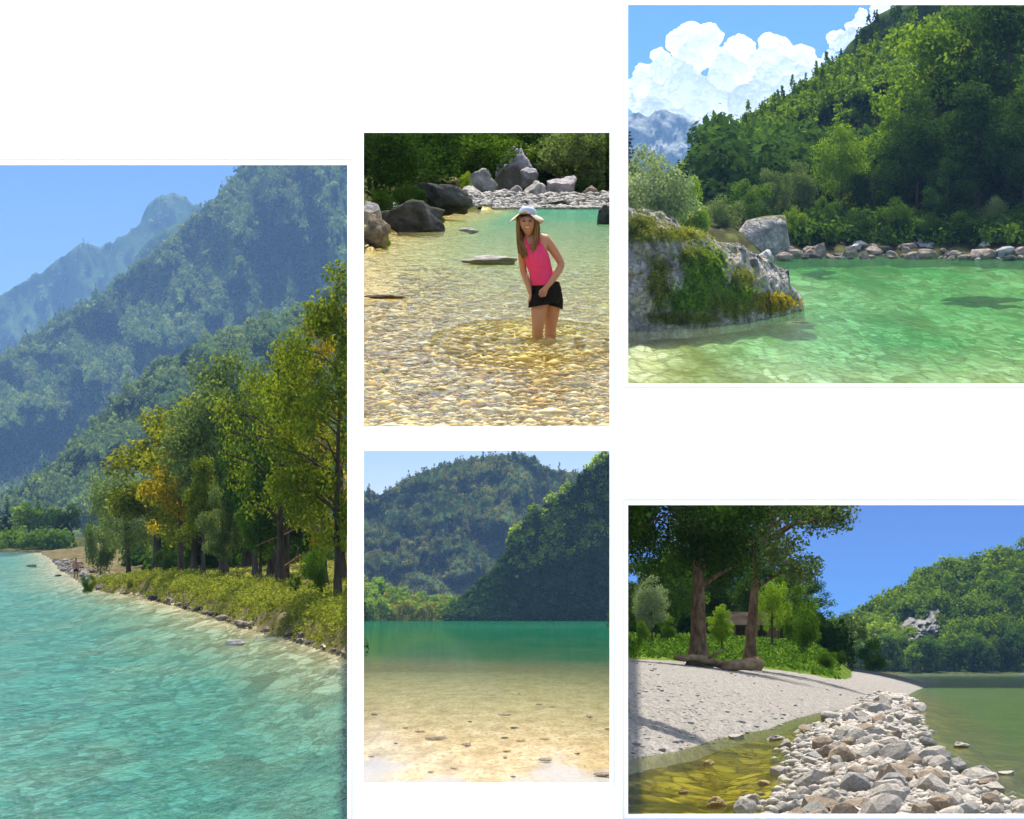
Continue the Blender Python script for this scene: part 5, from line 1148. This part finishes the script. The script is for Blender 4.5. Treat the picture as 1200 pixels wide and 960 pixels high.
# head details
for dx in (-0.031, 0.027): blob('eye', (-0.119+dx, -0.203, 1.024), (0.014, 0.008, 0.0065), M['eye'], who); blob('eyebrow', (-0.119+dx, -0.205, 1.043), (0.018, 0.006, 0.004), M['hair'], who)
blob('nose', (-0.121, -0.214, 1.000), (0.011, 0.016, 0.019), M['skin'], who)
mo = blob('mouth', (-0.120, -0.196, 0.966), (0.030, 0.012, 0.011), M['lips'], who); blob('teeth', (-0.120, -0.204, 0.969), (0.022, 0.0075, 0.0055), M['teeth'], mo)
for dx in (-0.078, 0.076): blob('ear', (-0.118+dx, -0.115, 1.01), (0.010, 0.018, 0.028), M['skin'], who)
rr = random.Random(3); V = []; Fc = []
for k in range(13):
    u = k/12; tube(V, Fc, [(-0.186+0.01*u, -0.15+0.09*u, 1.07), (-0.203+0.018*u, -0.14+0.08*u, 0.97), (-0.200+0.04*u, -0.155+0.05*u, 0.85), (-0.185+0.06*u+rr.uniform(-.01, .01), -0.165+0.03*u, 0.74), (-0.165+0.05*u, -0.16, 0.68+rr.uniform(0, .07))], [0.014, 0.018, 0.017, 0.013, 0.003], 6)
    tube(V, Fc, [(-0.048+0.01*u, -0.155+0.1*u, 1.07), (-0.036+0.018*u, -0.15+0.1*u, 0.97), (-0.048+0.03*u, -0.175+0.07*u, 0.86), (-0.072+0.035*u+rr.uniform(-.01, .01), -0.175+0.03*u, 0.77), (-0.075+0.025*u, -0.17, 0.715+rr.uniform(0, .07))], [0.014, 0.018, 0.017, 0.014, 0.003], 6)
    t = (u-0.5)*2.6; tube(V, Fc, [(-0.117+0.075*math.sin(t), -0.118+0.07*math.cos(t), 1.08), (-0.115+0.085*math.sin(t), -0.10+0.08*math.cos(t), 0.95), (-0.11+0.085*math.sin(t), -0.06+0.05*math.cos(t), 0.80)], [0.025, 0.026, 0.008], 6)
link('hair', pymesh('hair', V, Fc, True), M['hair'], who)
V = []; Fc = []; n = 28
prof = [(0.004, 0.078), (0.05, 0.072), (0.074, 0.05), (0.082, 0.012), (0.084, 0.0)]
prof2 = [(0.085, 0.002), (0.112, -0.012), (0.14, -0.036), (0.165, -0.068)]
def lathe(nm, prof, mat, wav):
    V = []; Fc = []
    for (r, z) in prof:
        for k in range(n):
            t = 2*math.pi*k/n; rf = r if r < 0.09 else 0.085 + (r-0.085)*(1 - 0.72*max(0, -math.sin(t))**1.5); V.append((rf*math.cos(t), rf*math.sin(t), z*(1 - 0.9*max(0, -math.sin(t)) if r > 0.09 else 1) + wav*(r-0.085)*math.sin(3*t+0.7)*1.2))
    for i in range(len(prof)-1):
        for k in range(n): Fc.append((i*n+k, (i+1)*n+k, (i+1)*n+(k+1) % n, i*n+(k+1) % n))
    o = link(nm, pymesh(nm, V, Fc, True), mat); m = o.modifiers.new('thick', 'SOLIDIFY'); m.thickness = 0.004
    return o
hat = tag(empty('sun_hat', ((633.1-600)/F*Yw - 0.117, Yw - 0.115, P2.z(Yw) + 1.083)), 'pale blue sun hat with drooping cream brim on the wading person', 'hat')
hat.rotation_euler = (R(-6), R(4), 0)
c_ = lathe('hat_crown', prof, M['hat_blue'], 0.0); c_.parent = hat; b_ = lathe('brim', prof2, M['hat_brim'], 0.35); b_.parent = hat

# bather far up the river
Yb = 268.0
who2 = tag(empty('person', ((89-600)/F*Yb, Yb, P1.z(Yb))), 'tiny person in dark shorts standing in the shallows off the gravel spit', 'person')
s = Sk(); pel = s.add((0, 0, 0.72), (0.15, 0.11)); ch = s.chain(pel, [((0, 0, 0.92), 0.13), ((0, 0, 1.12), (0.17, 0.11)), ((0, 0, 1.24), (0.12, 0.09))])
s.chain(ch, [((0, 0, 1.33), 0.055), ((0, -0.01, 1.43), 0.09), ((0, 0, 1.52), 0.085)])
for sg in (-1, 1):
    a = s.chain(ch, [((sg*0.19, 0, 1.20), 0.06), ((sg*0.25, 0.03, 0.95), 0.045)]); wr = s.add((sg*0.22, -0.06, 0.74), 0.032, a); pm = s.add((sg*0.21, -0.07, 0.68), 0.035, wr); s.hand(wr, pm, (0, -0.1, -1), (0, sg, 0), 0.011)
    s.chain(pel, [((sg*0.10, 0, 0.60), 0.10), ((sg*0.11, 0, 0.32), 0.068), ((sg*0.11, 0.02, -0.05), 0.05), ((sg*0.11, -0.08, -0.12), 0.04)])
skin_mesh('body', s.v, s.e, s.r, M['skin_tan'], who2, 0, 1)
q = Sk(); a = q.add((0, 0, 0.74), (0.17, 0.13)); q.add((0, 0, 0.83), (0.16, 0.12), a)
for sg in (-1, 1): b = q.add((sg*0.10, 0, 0.60), 0.125, a); q.add((sg*0.11, 0, 0.44), 0.11, b)
skin_mesh('shorts', q.v, q.e, q.r, M['black_cloth'], who2, 0, 1)
blob('hair', (0, 0.02, 1.53), (0.092, 0.095, 0.085), M['hair'], who2)

# ------------------------------------------------------------------ the air
V = []; Fc = []; box(V, Fc, -2600, 2600, -70, 10600, -1500, 1600)
hz = link('haze', pymesh('haze', V, Fc)); x = N('hazy_air'); v = x.n('VolumePrincipled')
v.inputs['Color'].default_value = (0.30, 0.56, 1.0, 1); v.inputs['Density'].default_value = 4.5e-5; v.inputs['Anisotropy'].default_value = 0.2
x.l(v.outputs[0], x.out.inputs['Volume']); hz.data.materials.append(x.m); tag(hz, kind='stuff')
